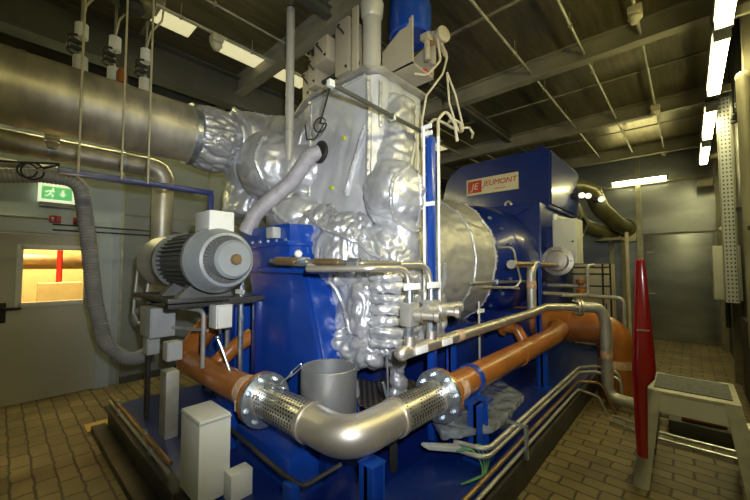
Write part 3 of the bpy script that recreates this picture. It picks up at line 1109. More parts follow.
t = thing('valve_actuator', 'blue cylinder actuator on a beige bracket at top centre', 'actuator', (2.6, 1.95, 3.4))
obj('cylinder', B(lathe, (2.62, 1.93, 3.88), (0, 0, 1), [(0, .05), (0, .19), (.02, .205), (.3, .205), (.32, .19), (.55, .19), (.55, .02)], 32), 'blue', t)
bm = NB()
prism(bm, [(2.14, 3.505), (1.78, 3.505), (1.78, 3.96), (2.14, 3.76)], 0, 2.45, 2.47)
prism(bm, [(2.14, 3.505), (1.78, 3.505), (1.78, 3.88), (2.14, 3.76)], 0, 2.78, 2.80)
box(bm, (2.45, 1.78, 3.502), (2.80, 2.14, 3.525))
obj('bracket', bm, 'beige', t)
obj('rod', B(cyl, (2.62, 1.93, 3.51), (2.62, 1.93, 3.9), .03, n=12), 'steel', t)
obj('red_collar', B(lathe, (2.72, 1.86, 3.525), (0, 0, 1), [(0, .02), (0, .06), (.05, .06), (.06, .02)], 16), 'redplain', t)
bm = NB()
for k in range(2):
    cyl(bm, (2.66 + .1 * k, 1.76, 3.62), (2.66 + .1 * k, 1.76, 3.92 + .02 * k), .03, n=10)
box(bm, (2.6, 1.72, 3.8), (2.8, 1.80, 3.86), .008)
obj('valve_block', bm, 'beige', t)
obj('port_plug', B(ball, (2.68, 1.72, 3.78), .025, n=10), 'orange', t)

t = thing('position_switch', 'round beige switch housing beside the blue cylinder', 'switch', (2.76, 1.62, 3.8))
obj('housing', B(lathe, (2.76, 1.69, 3.86), (-.3, -1, 0), [(0, .03), (0, .07), (.03, .075), (.07, .075), (.085, .05), (.085, .01)], 24), 'beige', t)
obj('neck', B(cyl, (2.76, 1.68, 3.80), (2.76, 1.62, 3.66), .022, n=10), 'beige', t)
obj('cable_gland', B(cyl, (2.76, 1.62, 3.66), (2.76, 1.61, 3.62), .014, n=10), M['yellowish'], t)
bm = NB()
tube(bm, [(2.76, 1.61, 3.62), (2.70, 1.62, 3.45), (2.52, 1.68, 3.2), (2.45, 1.68, 2.95), (2.42, 1.66, 2.7)], .010, 8, .1)
single('flexible_cable', bm, 'yellowish', 'pale cable curving down from the round switch', 'cable')
bm = NB()
tube(bm, [(2.7, 1.68, 3.85), (2.72, 1.65, 3.6), (2.62, 1.74, 3.45), (2.5, 1.80, 3.44)], .012, 8, .1)
single('flexible_cable', bm, 'yellowish', 'pale cable looping behind the round switch', 'cable')
bm = NB()
tube(bm, [(2.78, 1.62, 3.5), (2.9, 1.6, 3.32), (3.0, 1.57, 3.0), (2.92, 1.58, 2.95), (2.78, 1.6, 3.2), (2.78, 1.62, 3.5)], .010, 8, .05)
single('tubing_loop', bm, 'yellowish', 'narrow triangular tube loop right of beige bracket', 'tube')

pipe_run('slanting_conduit', 'dark slanting conduit across upper turbine front', [(1.51, 1.80, 2.95), (2.95, 1.80, 2.93)], .018, 'darkbeam', 0, [(2.2, 1.81, 2.94), (2.7, 1.81, 2.935)])
single('conduit_box', B(box, (1.49, 1.78, 2.925), (1.54, 1.82, 2.975), .008), 'white', 'small white box at upper end of slanting conduit', 'box')
bm = NB()
tube(bm, [(1.52, 1.82, 2.92), (1.66, 2.1, 2.80)] + ring_pts((1.74, 2.2, 2.84), (1, .3, 0), .06, 16) + [(2.0, 2.6, 2.90), (2.12, 2.9, 3.0), (2.17, 3.0, 3.2)], .007, 6)
single('looped_cable', bm, 'black', 'thin dark looped cable hanging from the white conduit box', 'cable')

# ================================================================== PEDESTAL, MOTOR, TANK
t = thing('bearing_pedestal', 'bright blue slanted bearing pedestal in front of turbine', 'pedestal', (1.9, 2.6, .26))
bm = NB()
hexa(bm, [(1.76, 2.98, .26), (1.76, 1.97, .26), (2.12, 2.06, .26), (2.12, 2.98, .26),
          (1.76, 3.40, 1.66), (1.76, 2.46, 1.66), (2.10, 2.46, 1.66), (2.10, 3.40, 1.66)], .012)
obj('front_plate', bm, 'blue', t)
bm = NB()
hexa(bm, [(1.775, 2.0, .3), (1.775, 1.955, .3), (1.80, 1.955, .3), (1.80, 2.0, .3),
          (1.775, 2.44, 1.6), (1.775, 2.40, 1.6), (1.80, 2.40, 1.6), (1.80, 2.44, 1.6)], .004)
obj('side_rib', bm, 'blue', t)
obj('rear_block', B(box, (1.88, 2.95, .26), (2.10, 3.42, 1.62), .01), 'deepblue', t)
obj('top_housing', B(box, (1.70, 2.56, 1.66), (2.12, 3.44, 2.06), .015), 'blue', t)
obj('top_cover', B(box, (1.66, 2.52, 1.86), (2.10, 3.48, 1.90), .01), 'blue', t)
obj('base_flange', B(box, (1.66, 2.2, 1.62), (2.12, 3.46, 1.665), .006), 'blue', t)
for k in range(6):
    obj('bolt', B(cyl, (1.70, 2.62 + .15 * k, 1.90), (1.70, 2.62 + .15 * k, 1.925), .016, n=6), 'zinc', t)
bm = NB()
prism(bm, [(1.55, .9), (1.55, 1.62), (1.72, 1.62)], 1, 2.95, 2.98)
bx = NB()
box(bx, (1.62, 2.70, 1.93), (1.70, 2.82, 2.03), .008)
obj('terminal_box', bx, 'greybox', t)
bm.free()

# electric motor with oil pump
MX, MZ = 1.055, 1.725
t = thing('pump_motor', 'large grey electric motor with fan cowl facing the camera', 'motor', (MX, 2.8, 1.45))
obj('fan_cowl', B(lathe, (MX, 2.58, MZ), (0, -1, 0), [(0, .2), (0, .236), (.05, .236), (.06, .228), (.16, .205), (.20, .185), (.205, .165), (.19, .16)], 44, False), 'motor', t)
bm = NB()
lathe(bm, (MX, 2.40, MZ), (0, -1, 0), [(0, .02), (0, .16), (.005, .16), (.005, .02)], 36)
for k in range(40):
    a = 2 * PI * k / 40
    d = Vector((math.cos(a), 0, math.sin(a)))
    tube(bm, [Vector((MX, 2.388, MZ)) + d * .09, Vector((MX, 2.382, MZ)) + d * .158], .0055, 5)
obj('air_grille', bm, 'motordark', t)
obj('cowl_disc', B(lathe, (MX, 2.385, MZ), (0, -1, 0), [(0, .05), (0, .130), (.10, .130), (.12, .112), (.122, .02)], 36), 'motor', t)
obj('hub_cap', B(lathe, (MX, 2.265, MZ), (0, -1, 0), [(0, .038), (.02, .038), (.03, .03), (.03, .005)], 8), 'brass', t, 'brown hexagonal hub cap')
bm = NB()
lathe(bm, (MX, 2.48, MZ), (0, 1, 0), [(0, .02), (0, .185), (.74, .185), (.74, .02)], 36)
for k in range(36):
    a = 2 * PI * k / 36
    d = Vector((math.cos(a), 0, math.sin(a)))
    n = Vector((-math.sin(a), 0, math.cos(a))) * .004
    hexa_pts = []
    p0, p1 = Vector((MX, 2.52, MZ)), Vector((MX, 3.18, MZ))
    vs = []
    for p in (p0, p1):
        for rr, s in ((.18, -1), (.18, 1), (.217, 1), (.217, -1)):
            vs.append(bm.verts.new(p + d * rr + n * s))
    for q in ((0, 1, 2, 3), (7, 6, 5, 4), (0, 4, 5, 1), (1, 5, 6, 2), (2, 6, 7, 3), (3, 7, 4, 0)):
        bm.faces.new([vs[i] for i in q])
obj('finned_frame', bm, 'motordark', t)
obj('terminal_box', B(box, (MX - .08, 2.50, MZ + .20), (MX + .10, 2.76, MZ + .35), .012), 'white', t, 'white terminal box on top of motor')
obj('front_shield', B(lathe, (MX, 3.2, MZ), (0, 1, 0), [(0, .1), (0, .235), (.05, .235), (.07, .2), (.07, .1)], 36), 'motordark', t)
obj('adapter_bell', B(lathe, (MX, 3.26, MZ), (0, 1, 0), [(0, .15), (0, .21), (.14, .19), (.3, .19), (.36, .23), (.42, .23), (.42, .05)], 32), 'dullsteel', t)
obj('pump_body', B(lathe, (MX, 3.68, MZ), (0, 1, 0), [(0, .05), (0, .20), (.05, .20), (.07, .13), (.28, .12), (.30, .07), (.32, .01)], 28), 'dullsteel', t)
for p in ring_pts((MX, 3.62, MZ), (0, 1, 0), .212, 8, .2):
    obj('bolt', B(cyl, p, p + Vector((0, .09, 0)), .014, n=8), 'zinc', t)
for yy in (2.75, 3.1):
    bm = NB()
    prism(bm, [(MX - .2, 1.45), (MX + .2, 1.45), (MX + .17, 1.49), (MX + .1, 1.56), (MX - .1, 1.56), (MX - .17, 1.49)], 1, yy - .04, yy + .04)
    obj('foot', bm, 'motordark', t)

t.location.y -= .05
t = thing('motor_stand', 'dark steel stand holding the grey motor off the skid', 'stand', (1.1, 3.0, .26))
obj('top_plate', B(box, (.80, 2.68, 1.415), (1.24, 3.6, 1.45), .006), 'dark', t)
for yy in (2.88, 3.42):
    obj('leg', B(box, (1.55, yy - .04, .26), (1.62, yy + .04, 1.38), .006), 'deepblue', t)
    obj('cross_arm', B(box, (.85, yy - .04, 1.36), (1.62, yy + .04, 1.415), .006), 'dark', t)
bm = NB()
prism(bm, [(1.55, 1.36), (1.55, 1.2), (1.3, 1.36)], 1, 3.41, 3.43)
obj('gusset', bm, 'dark', t)

# lube oil console behind the orange pipe
t = thing('oil_console', 'dark blue oil console below and behind grey motor', 'console', (1.9, 3.7, .26))
obj('tank', B(box, (1.64, 3.44, .26), (2.3, 4.25, 1.30), .012), 'blue', t)
obj('lid', B(box, (1.62, 3.56, 1.30), (2.32, 4.27, 1.335), .006), 'blue', t)
for yy in (3.66, 3.9, 4.15):
    obj('stiffener', B(box, (1.61, yy - .015, .28), (1.642, yy + .015, 1.28)), 'blue', t)
bm = NB()
box(bm, (1.28, 1.9, .26), (1.74, 2.62, .46), .01)
single('low_sump', bm, 'blue', 'low blue sump box on skid deck under the left flange', 'sump')
bm = NB()
box(bm, (1.18, 2.66, .26), (1.40, 2.98, .57), .008)
single('pipe_plinth', bm, 'blue', 'blue block under the left orange pipe beside white box', 'plinth')

for zz, loc, s in ((0, (1.0, 3.55, 1.05), (.13, .20, .26)),):
    pass
def jbox(label, a, b, mat, gl=2):
    t = thing('junction_box', label, 'junction box', ((a[0] + b[0]) / 2, (a[1] + b[1]) / 2, a[2]))
    obj('body', B(box, a, b, .008), mat, t)
    obj('lid', B(box, (a[0] + .01, a[1] - .012, a[2] + .01), (b[0] - .01, a[1] + .001, b[2] - .01), .004), mat, t)
    for i in range(gl):
        x = a[0] + (b[0] - a[0]) * (i + 1) / (gl + 1)
        obj('cable_gland', B(cyl, (x, (a[1] + b[1]) / 2, a[2]), (x, (a[1] + b[1]) / 2, a[2] - .05), .014, n=8), 'dark', t)
    return t

jbox('grey junction box under pump, left of orange bend', (.90, 3.46, 1.05), (1.10, 3.78, 1.31), 'greybox')
jbox('lower small grey box beside the end of ribbed hose', (.92, 3.60, .88), (1.02, 3.74, 1.03), 'greybox')
jbox('pale small box left of the orange pipe bend', (1.07, 3.56, .80), (1.2, 3.70, .97), 'white')
jbox('white box hanging under motor above orange pipe stubs', (1.15, 2.72, 1.19), (1.28, 2.86, 1.375), 'white', 1)
bm = NB()
box(bm, (.97, 3.78, .26), (1.0, 3.86, 1.4), .004)
single('box_post', bm, 'dark', 'thin dark post behind the grey junction boxes', 'post')
bm = NB()
box(bm, (.96, 3.20, .26), (1.06, 3.36, .80), .006)
single('grey_column', bm, 'dullsteel', 'short grey steel column on skid rim left of blue block', 'column')

bm = NB()
tube(bm, [(MX - .05, 3.90, 1.62), (.98, 3.92, 1.36), (1.0, 3.8, 1.325), (1.10, 3.05, 1.325), (1.15, 2.96, 1.31), (1.15, 2.96, .85)], .018, 10, .08)
single('oil_tube', bm, 'dullsteel', 'steel oil tube looping from the pump down past orange pipe', 'tube')
bm = NB()
tube(bm, [(.93, 4.02, 1.7), (.9, 4.02, 1.22), (.93, 3.95, 1.12), (1.2, 3.0, 1.14)], .013, 8, .06)
single('drain_tube', bm, 'dullsteel', 'thin tube left of pump passing before the grey junction box', 'tube')
for k, (tx, ty, z0, z1, lb) in enumerate(((1.45, 3.18, .5, 1.60, 'left one of two upright silver tubes beside blue pedestal'), (1.50, 3.02, .5, 1.60, 'right one of two upright silver tubes beside blue pedestal'))):
    t = pipe_run('upright_tube', lb, [(tx, ty, z0), (tx, ty, z1)], .022, 'zinc', 0, [(tx, ty, 1.2)], group='upright tubes by the pedestal')
    obj('tag_plate', B(box, (tx - .03, ty - .10, 1.50 - .07 * k), (tx - .024, ty + .06, 1.54 - .07 * k)), 'tag', t)
bm = NB()
tube(bm, [(1.2, 2.80, 1.10), (1.22, 2.78, 1.04), (1.27, 2.72, .84)], .010, 8, .03)
ball(bm, (1.2, 2.80, 1.11), .018, n=10)
single('sensor_probe', bm, 'zinc', 'thin probe with round head above the orange pipe', 'probe')

# white cabinet on the skid rim
t = thing('white_cabinet', 'tall white box at bottom left on the skid rim', 'box', (.95, 2.33, .27))
obj('body', B(box, (.83, 2.16, .27), (1.02, 2.46, .76), .008), 'white', t)
obj('side_box', B(box, (.98, 2.06, .24), (1.12, 2.159, .42), .008), 'white', t)
obj('lid_line', B(box, (.828, 2.155, .735), (1.022, 2.462, .745)), 'greybox', t)

# ================================================================== ORANGE PIPE WITH STEEL ELBOW
PZ = .745
def flange(parent, c, d, r, mat1='zinc', mat2='orange', nb=8):
    """orange ring behind, zinc ring before it, bolts through both; d points from orange to steel side"""
    c, d = Vector(c), Vector(d).normalized()
    f = obj('flange', B(lathe, c, d, [(0, r * .5), (0, r), (.032, r), (.032, r * .5)], 40), mat1, parent)
    for p in ring_pts(c, d, r * .80, nb, .25):
        bm = NB()
        cyl(bm, p + d * .03, p + d * .052, .019, n=6)
        cyl(bm, p + d * .05, p + d * .068, .011, n=8)
        obj('bolt', bm, 'zinc', f)
    return f


t = thing('cooling_water_pipe', 'orange pipe with bend coming from left to steel elbow', 'pipe', (1.3, 3.2, .6))
obj('pipe', B(tube, [(1.29, 2.27, PZ), (1.29, 3.76, PZ - .005), (1.43, 3.62, 1.06), (1.70, 3.58, 1.17)], .112, 28, .20, seg=10), 'orange', t)
obj('branch', B(tube, [(1.32, 3.22, PZ), (1.5, 3.20, .90), (1.70, 3.20, 1.0)], .075, 20, .08), 'orange', t)
obj('back_flange', B(lathe, (1.29, 2.27, PZ), (0, -1, 0), [(0, .1), (0, .185), (.03, .185), (.03, .1)], 40), 'orange', t)
bm = NB()
lathe(bm, (1.29, 2.49, PZ), (0, -1, 0), [(0, .1135), (0, .1155), (.09, .1155), (.09, .1135)], 28, False)
obj('marker_band', bm, paint('pink_paper_band', (.55, .36, .24), .6, 0, .25, 30), t, 'pale pink arrow band round the orange pipe')
obj('label_tag', B(box, (1.16, 2.36, PZ - .09), (1.185, 2.41, PZ - .02)), 'tag', t)

t = thing('steel_elbow', 'shiny stainless elbow with two perforated sleeves at front centre', 'pipe', (1.3, 1.4, .6))
obj('elbow', B(tube, [(1.29, 1.72, PZ), (1.29, 1.37, PZ), (1.70, 1.37, PZ)], .110, 32, .30, seg=14), 'steel', t)
obj('sleeve', B(tube, [(1.29, 2.22, PZ), (1.29, 1.70, PZ)], .112, 32, uv=True), 'braid', t)
obj('sleeve', B(tube, [(1.68, 1.37, PZ), (2.16, 1.37, PZ)], .112, 32, uv=True), 'braid', t)
for c, d in (((1.29, 1.72, PZ), (0, -1, 0)), ((1.67, 1.37, PZ), (1, 0, 0)), ((1.29, 2.18, PZ), (0, 1, 0)), ((2.10, 1.37, PZ), (1, 0, 0))):
    obj('weld_ring', B(lathe, c, d, [(0, .11), (0, .119), (.028, .119), (.028, .11)], 32), 'steel', t)
flange(t, (1.29, 2.238, PZ), (0, -1, 0), .185)
flange(t, (2.19, 1.37, PZ), (-1, 0, 0), .185)
for a, b in (((1.235, 2.14, PZ + .14), (1.27, 1.98, PZ + .125)), ((1.34, 2.10, PZ + .13), (1.42, 1.99, PZ + .25))):
    bm = NB()
    a, b = Vector(a), Vector(b)
    for k in range(2):
        p, q = a.lerp(b, k * .5), a.lerp(b, k * .5 + .55)
        s = Vector((0, 0, .014)) if k else Vector((.012, .012, 0))
        tube(bm, [p - s, q - s, q + s, p + s, p - s], .005, 6, .012)
    obj('chain_link', bm, 'zinc', t)

t = thing('cooling_water_pipe', 'orange pipe running right from steel elbow to the rear bend', 'pipe', (3.3, 1.35, .6))
obj('pipe', B(tube, [(2.19, 1.37, PZ), (4.75, 1.28, PZ + .06)], .108, 28), 'orange', t)
obj('back_flange', B(lathe, (2.19, 1.37, PZ), (1, 0, 0), [(0, .1), (0, .185), (.03, .185), (.03, .1)], 40), 'orange', t)
bm = NB()
lathe(bm, (2.36, 1.364, PZ), (1, -.035, 0), [(0, .1095), (0, .1115), (.09, .1115), (.09, .1095)], 28, False)
obj('marker_band', bm, bpy.data.materials['pink_paper_band'], t, 'pale pink arrow band round the orange pipe')
obj('weld_ring', B(lathe, (3.6, 1.32, PZ + .028), (1, -.035, 0), [(0, .106), (0, .114), (.03, .114), (.03, .106)], 28), 'orange', t)

t = thing('rear_water_pipe', 'wide orange pipe bending down into the floor at right', 'pipe', (5.3, .8, 0))
obj('pipe', B(tube, [(5.4, 2.2, .86), (5.4, .73, .86), (5.4, .73, 0)], .205, 28, .26, seg=10), 'orange', t)
obj('marker_band', B(lathe, (5.4, .73, .40), (0, 0, 1), [(0, .206), (0, .209), (.1, .209), (.1, .206)], 28, False), bpy.data.materials['pink_paper_band'], t, 'pale pink band round the upright part')
obj('joint_ring', B(lathe, (5.4, 1.22, .86), (0, 1, 0), [(0, .205), (0, .225), (.04, .225), (.04, .205)], 28), 'orange', t)
obj('branch', B(tube, [(4.7, 1.29, .80), (5.1, 1.30, .84), (5.36, 1.45, .86)], .108, 24, .1), 'orange', t)
bm = NB()
tube(bm, [(4.1, 1.75, .95), (4.1, 1.5, .95), (4.1, 1.42, .80)], .06, 16, .06)
lathe(bm, (4.1, 1.68, .95), (0, -1, 0), [(0, .04), (0, .1), (.03, .1), (.03, .04)], 20)
single('small_orange_branch', bm, 'orange', 'small orange stub with flange above the long orange pipe', 'pipe')

# posts under the pipes
def post(label, x, y, z0, z1, wdt=.08, cap=.0, mat='blue'):
    t = thing('pipe_support', label, 'support', (x, y, z0), 'blue pipe supports')
    h = wdt / 2
    bm = NB()
    box(bm, (x - h, y - .012, z0), (x + h, y + .012, z1))
    box(bm, (x - h, y - h, z0), (x - h + .012, y + h, z1))
    box(bm, (x + h - .012, y - h, z0), (x + h, y + h, z1))
    obj('post', bm, mat, t)
    obj('base_plate', B(box, (x - h - .03, y - h - .03, z0), (x + h + .03, y + h + .03, z0 + .012)), mat, t)
    if cap:
        obj('saddle', B(box, (x - cap, y - cap, z1), (x + cap, y + cap, z1 + .012), .003), mat, t)
    return t

post('blue support post with flat saddle under the steel elbow', 1.42, 1.32, .26, .60, .10, .055)
t = post('blue post carrying the orange pipe right of flange', 2.44, 1.19, .26, .66, .11)
bm = NB()
lathe(bm, (2.62, 1.353, PZ + .01), (1, -.035, 0), [(0, .1095), (0, .122), (.05, .122), (.05, .1095)], 28, False)
obj('clamp_band', bm, 'blue', t)
obj('saddle', B(box, (2.40, 1.15, .66), (2.62, 1.36, .64)), 'blue', t)
post('thin blue post behind the manifold under orange pipe', 2.98, 1.72, .26, 1.0, .07)
t = post('blue post at the rear under long orange pipe', 4.35, 1.30, .26, .66, .09)
post('slim blue post rising behind the grey pipe bend', 4.62, 1.42, .26, 1.72, .06)

# tall blue tubing post with pale tubes
t = thing('tubing_post', 'tall narrow blue post with white tubes right of turbine', 'post', (2.46, 1.6, .26))
obj('post', B(box, (2.43, 1.57, .26), (2.49, 1.63, 2.78), .004), 'blue', t)
for dx, dy, z0, z1 in ((-.06, .03, 1.3, 2.86), (.055, -.04, 1.25, 2.80)):
    obj('tube', B(cyl, (2.46 + dx, 1.6 + dy, z0), (2.46 + dx, 1.6 + dy, z1), .012, n=8), 'tag', t)
for zz, wy in ((2.20, .055), (2.80, .04), (2.86, .035)):
    obj('tag_plate', B(box, (2.40, 1.60 - wy - .01, zz - .018), (2.415, 1.60 + wy + .02, zz + .018)), 'tag', t)
bm = NB()
tube(bm, [(2.52, 1.56, 2.2), (2.52, 1.56, 2.95), (2.60, 1.53, 3.05), (2.70, 1.50, 2.95), (2.74, 1.5, 2.80)], .014, 8, .06)
tube(bm, [(2.50, 1.66, 2.6), (2.50, 1.66, 2.90), (2.58, 1.64, 3.0), (2.68, 1.6, 2.98), (2.85, 1.6, 2.98)], .013, 8, .06)
single('tubing_hooks', bm, 'yellowish', 'pair of pale hooked tubes above the blue tubing post', 'tube')
bm = NB()
tube(bm, [(2.40, 1.72, 2.75), (2.36, 1.74, 2.5), (2.44, 1.7, 2.42), (2.52, 1.62, 2.55), (2.5, 1.6, 2.75)], .008, 8, .06)
single('tubing_curl', bm, 'yellowish', 'thin pale curl of tube wrapped round blue post top', 'tube')
bm = NB()
tube(bm, [(2.64, 1.50, 2.98)] + [Vector((2.68 + .05 * i, 1.52 + .03 * math.cos(i * 1.4), 2.97 + .035 * math.sin(i * 1.4))) for i in range(9)], .012, 8)
single('spiral_tube', bm, 'yellowish', 'short pale spiral of tubing right of hooked tubes', 'tube')
for k in range(2):
    pipe_run('upright_conduit', ('left' if k == 0 else 'right') + ' pale conduit rising behind the hooked tubes', [(2.72 + .1 * k, 1.95, 2.3), (2.72 + .1 * k, 1.95, 3.2)], .018, 'yellowish', 0)

# ================================================================== VALVE MANIFOLD
t = thing('valve_rod', 'brass and steel rod running level across turbine front', 'rod', (1.1, 1.8, 1.68))
obj('shaft', B(tube, [(1.44, 2.42, 1.72), (1.60, 1.58, 1.70), (1.9, 1.5, 1.695)], .018, 12, .05), 'darkrod', t)
obj('sleeve', B(cyl, (1.455, 2.36, 1.72), (1.49, 2.16, 1.715), .034, n=14), 'brass', t)
obj('coupling', B(cyl, (1.50, 2.12, 1.714), (1.515, 2.04, 1.712), .036, n=14), 'zinc', t)
obj('turnbuckle', B(cyl, (1.525, 1.98, 1.71), (1.565, 1.76, 1.705), .028, n=12), 'brass', t)
obj('coupling', B(cyl, (1.58, 1.68, 1.703), (1.60, 1.60, 1.70), .034, n=14), 'zinc', t)
obj('hand_knob', B(ball, (1.47, 2.10, 1.77), .03, n=12), 'white', t)

t = thing('valve_manifold', 'stainless valve cluster with two bent tubes and white tags', 'valve', (2.05, 1.45, 1.0))
MZL = 1.10
obj('header', B(tube, [(1.83, 1.43, MZL), (4.25, 1.40, MZL + .02), (4.55, 1.30, MZL + .08), (4.78, 1.02, MZL + .08)], .046, 20, .14), 'steel', t)
obj('end_cap', B(ball, (1.83, 1.43, MZL), .052, n=16), 'steel', t)
for x in (1.92, 2.19):
    obj('tee', B(cyl, (x, 1.43, MZL), (x, 1.43, MZL + .10), .04, n=16), 'steel', t)
    obj('union', B(cyl, (x, 1.43, MZL + .08), (x, 1.43, MZL + .17), .034, n=8), 'zinc', t)
    vb = obj('valve_body', B(box, (x - .055, 1.385, MZL + .17), (x + .055, 1.475, MZL + .33), .010), 'dullsteel', t)
    obj('neck', B(cyl, (x, 1.43, MZL + .32), (x, 1.43, MZL + .46), .026, n=12), 'zinc', t)
    obj('bonnet', B(lathe, (x, 1.385, MZL + .25), (.35, -1, 0), [(0, .03), (0, .045), (.05, .045), (.055, .03), (.13, .03), (.14, .042), (.17, .042), (.17, .01)], 14), 'steel', vb)
obj('tube', B(tube, [(1.44, 1.95, 1.66), (1.62, 1.52, 1.665), (1.90, 1.44, 1.665), (1.92, 1.43, 1.50)], .022, 12, .10, seg=8), 'steel', t)
obj('tube', B(tube, [(1.50, 2.02, 1.69), (1.76, 1.56, 1.69), (2.16, 1.44, 1.69), (2.19, 1.43, 1.50)], .022, 12, .12, seg=8), 'steel', t)
for x in (1.90, 2.17):
    bm = NB()
    box(bm, (x - .105, 1.375, 1.52), (x + .075, 1.385, 1.565), .002)
    obj('tag_plate', bm, 'tag', t)
for x in (1.99, 2.33):
    bm = NB()
    box(bm, (x - .07, 1.372, MZL - .02), (x + .07, 1.382, MZL + .03), .002)
    obj('tag_plate', bm, 'tag', t)
obj('marker_band', B(lathe, (2.52, 1.422, MZL + .005), (1, 0, 0), [(0, .047), (0, .049), (.09, .049), (.09, .047)], 20, False), bpy.data.materials['pink_paper_band'], t)
obj('cross_cylinder', B(lathe, (2.02, 1.37, MZL + .26), (1, -.08, 0), [(0, .02), (0, .05), (.10, .05), (.11, .06), (.2, .06), (.21, .045), (.42, .045), (.42, .01)], 18), 'dullsteel', t)

t = thing('bent_grey_pipe', 'grey pipe bending from the flange down to the floor at right', 'pipe', (4.95, .8, 0))
obj('tube', B(tube, [(4.80, 1.0, 1.18), (4.92, .80, 1.18), (4.95, .76, 1.0), (4.95, .76, .13), (4.9, .30, .11), (4.9, -.4, .11)], .062, 18, .14, seg=8), 'dullsteel', t)
for off in (0, .035):
    c = Vector((4.78, 1.03, 1.18)) + Vector((.51, -.86, 0)) * off
    f = obj('flange', B(lathe, c, (.51, -.86, 0), [(0, .04), (0, .10), (.024, .10), (.024, .04)], 24), 'steel', t)
for p in ring_pts((4.775, 1.04, 1.18), (.51, -.86, 0), .082, 6):
    obj('bolt', B(cyl, p - Vector((.51, -.86, 0)) * .02, p + Vector((.51, -.86, 0)) * .085, .011, n=8), 'zinc', t)
obj('marker_band', B(lathe, (4.95, .76, .58), (0, 0, 1), [(0, .063), (0, .065), (.08, .065), (.08, .063)], 20, False), bpy.data.materials['pink_paper_band'], t)

t = thing('brass_tee_pipe', 'brownish tee pipe with upright leg left of the round cover', 'pipe', (4.53, 1.45, 1.1))
obj('bar', B(cyl, (3.85, 1.46, 1.70), (5.65, 1.46, 1.70), .036, n=16), 'brass', t)
obj('leg', B(tube, [(4.50, 1.46, 1.13), (4.50, 1.46, 1.60), (4.58, 1.46, 1.70), (4.7, 1.46, 1.70)], .055, 18, .08), 'dullsteel', t)
obj('marker_band', B(lathe, (4.50, 1.46, 1.40), (0, 0, 1), [(0, .056), (0, .058), (.10, .058), (.10, .056)], 20, False), bpy.data.materials['pink_paper_band'], t)
obj('end_fitting', B(cyl, (3.84, 1.46, 1.70), (3.90, 1.46, 1.70), .05, n=8), 'dullsteel', t)
t = thing('round_end_cover', 'round shiny bolted cover at end of brown pipe', 'cover', (5.7, 1.46, 1.5))
cv = obj('disc', B(lathe, (5.72, 1.46, 1.76), (-1, 0, 0), [(0, .05), (0, .22), (.04, .22), (.05, .16), (.08, .14), (.09, .05)], 32), 'steel', t)
for p in ring_pts((5.68, 1.46, 1.76), (-1, 0, 0), .19, 10):
    obj('bolt', B(cyl, p, p + Vector((-.03, 0, 0)), .014, n=6), 'zinc', t)
obj('body', B(cyl, (5.70, 1.46, 1.70), (5.72, 1.80, 1.70), .07, n=20), 'dullsteel', t)

pipe_run('rail_pipe', 'thin grey pipe forming a handrail beside the generator', [(5.68, 1.95, 1.27), (5.68, .66, 1.25), (5.68, .66, 0)], .028, 'dullsteel', .09, n=12)
pipe_run('cream_conduit', 'cream upright conduit next to the thin handrail pipe', [(5.85, .62, 0), (5.85, .62, 2.15)], .022, 'yellowish', 0)
bm = NB()
tube(bm, [(4.3, 1.9, 1.92), (4.35, 1.62, 1.92), (4.38, 1.60, 1.75), (4.40, 1.55, 1.5), (4.3, 1.58, 1.42), (4.2, 1.75, 1.42)], .014, 8, .08)
tube(bm, [(3.6, 1.68, 1.45), (4.2, 1.62, 1.42), (4.4, 1.58, 1.40)], .016, 8, .05)
single('small_tubing', bm, 'dullsteel', 'small hooked steel tubes between silver dome and brown tee', 'tube')
pipe_run('thin_crossbar_pipe', 'thin level pipe crossing the blue generator base', [(3.4, 1.72, 1.50), (5.5, 1.66, 1.46)], .018, 'dullsteel', 0, [(4.0, 1.7, 1.49)])
t = thing('instrument_tag', 'white tag on thin stem against blue base below dome', 'tag', (3.45, 1.7, .9))
obj('stem', B(cyl, (3.50, 1.68, .6), (3.50, 1.68, 1.3), .014, n=8), 'dullsteel', t)
obj('plate', B(box, (3.42, 1.655, 1.18), (3.58, 1.665, 1.22)), 'tag', t)

# funnel-like drum behind the elbow
t = thing('open_drum', 'open grey steel drum standing behind the steel elbow', 'drum', (1.59, 1.89, .62))
bm = NB()
lathe(bm, (1.59, 1.89, .62), (0, 0, 1), [(.02, .002), (.02, .184), (.355, .184), (.36, .190), (.355, .194), (0, .194), (0, .002)], 40, False)
obj('shell', bm, paint('matt_grey_steel', (.33, .335, .34), .42, .75, .1, 5), t)
bm = NB()
box(bm, (1.50, 1.80, .26), (1.68, 1.88, .62), .008)
single('drum_stand', bm, 'deepblue', 'blue block under the open grey drum', 'stand')

# chequer platform behind the elbow
t = thing('chequer_platform', 'dark chequer plate platform between steel elbow and turbine', 'platform', (2.4, 1.7, .26))
obj('plate', B(prism, [(1.80, 1.52), (2.95, 1.52), (2.95, 2.75), (2.14, 2.75), (2.14, 1.86), (1.80, 1.86)], 2, .475, .49), 'chequer', t)
for x in (1.9, 2.9):
    obj('leg', B(box, (x - .02, 1.54, .26), (x + .02, 1.58, .475)), 'dark', t)
bm = NB()
tube(bm, [(1.93, 1.62, .49), (1.90, 1.62, 1.05)], .008, 6)
tube(bm, [(1.95, 1.58, .49), (1.88, 1.64, .85)], .010, 6)
single('thin_rods', bm, 'zinc', 'two thin steel rods standing on chequer plate', 'rod')

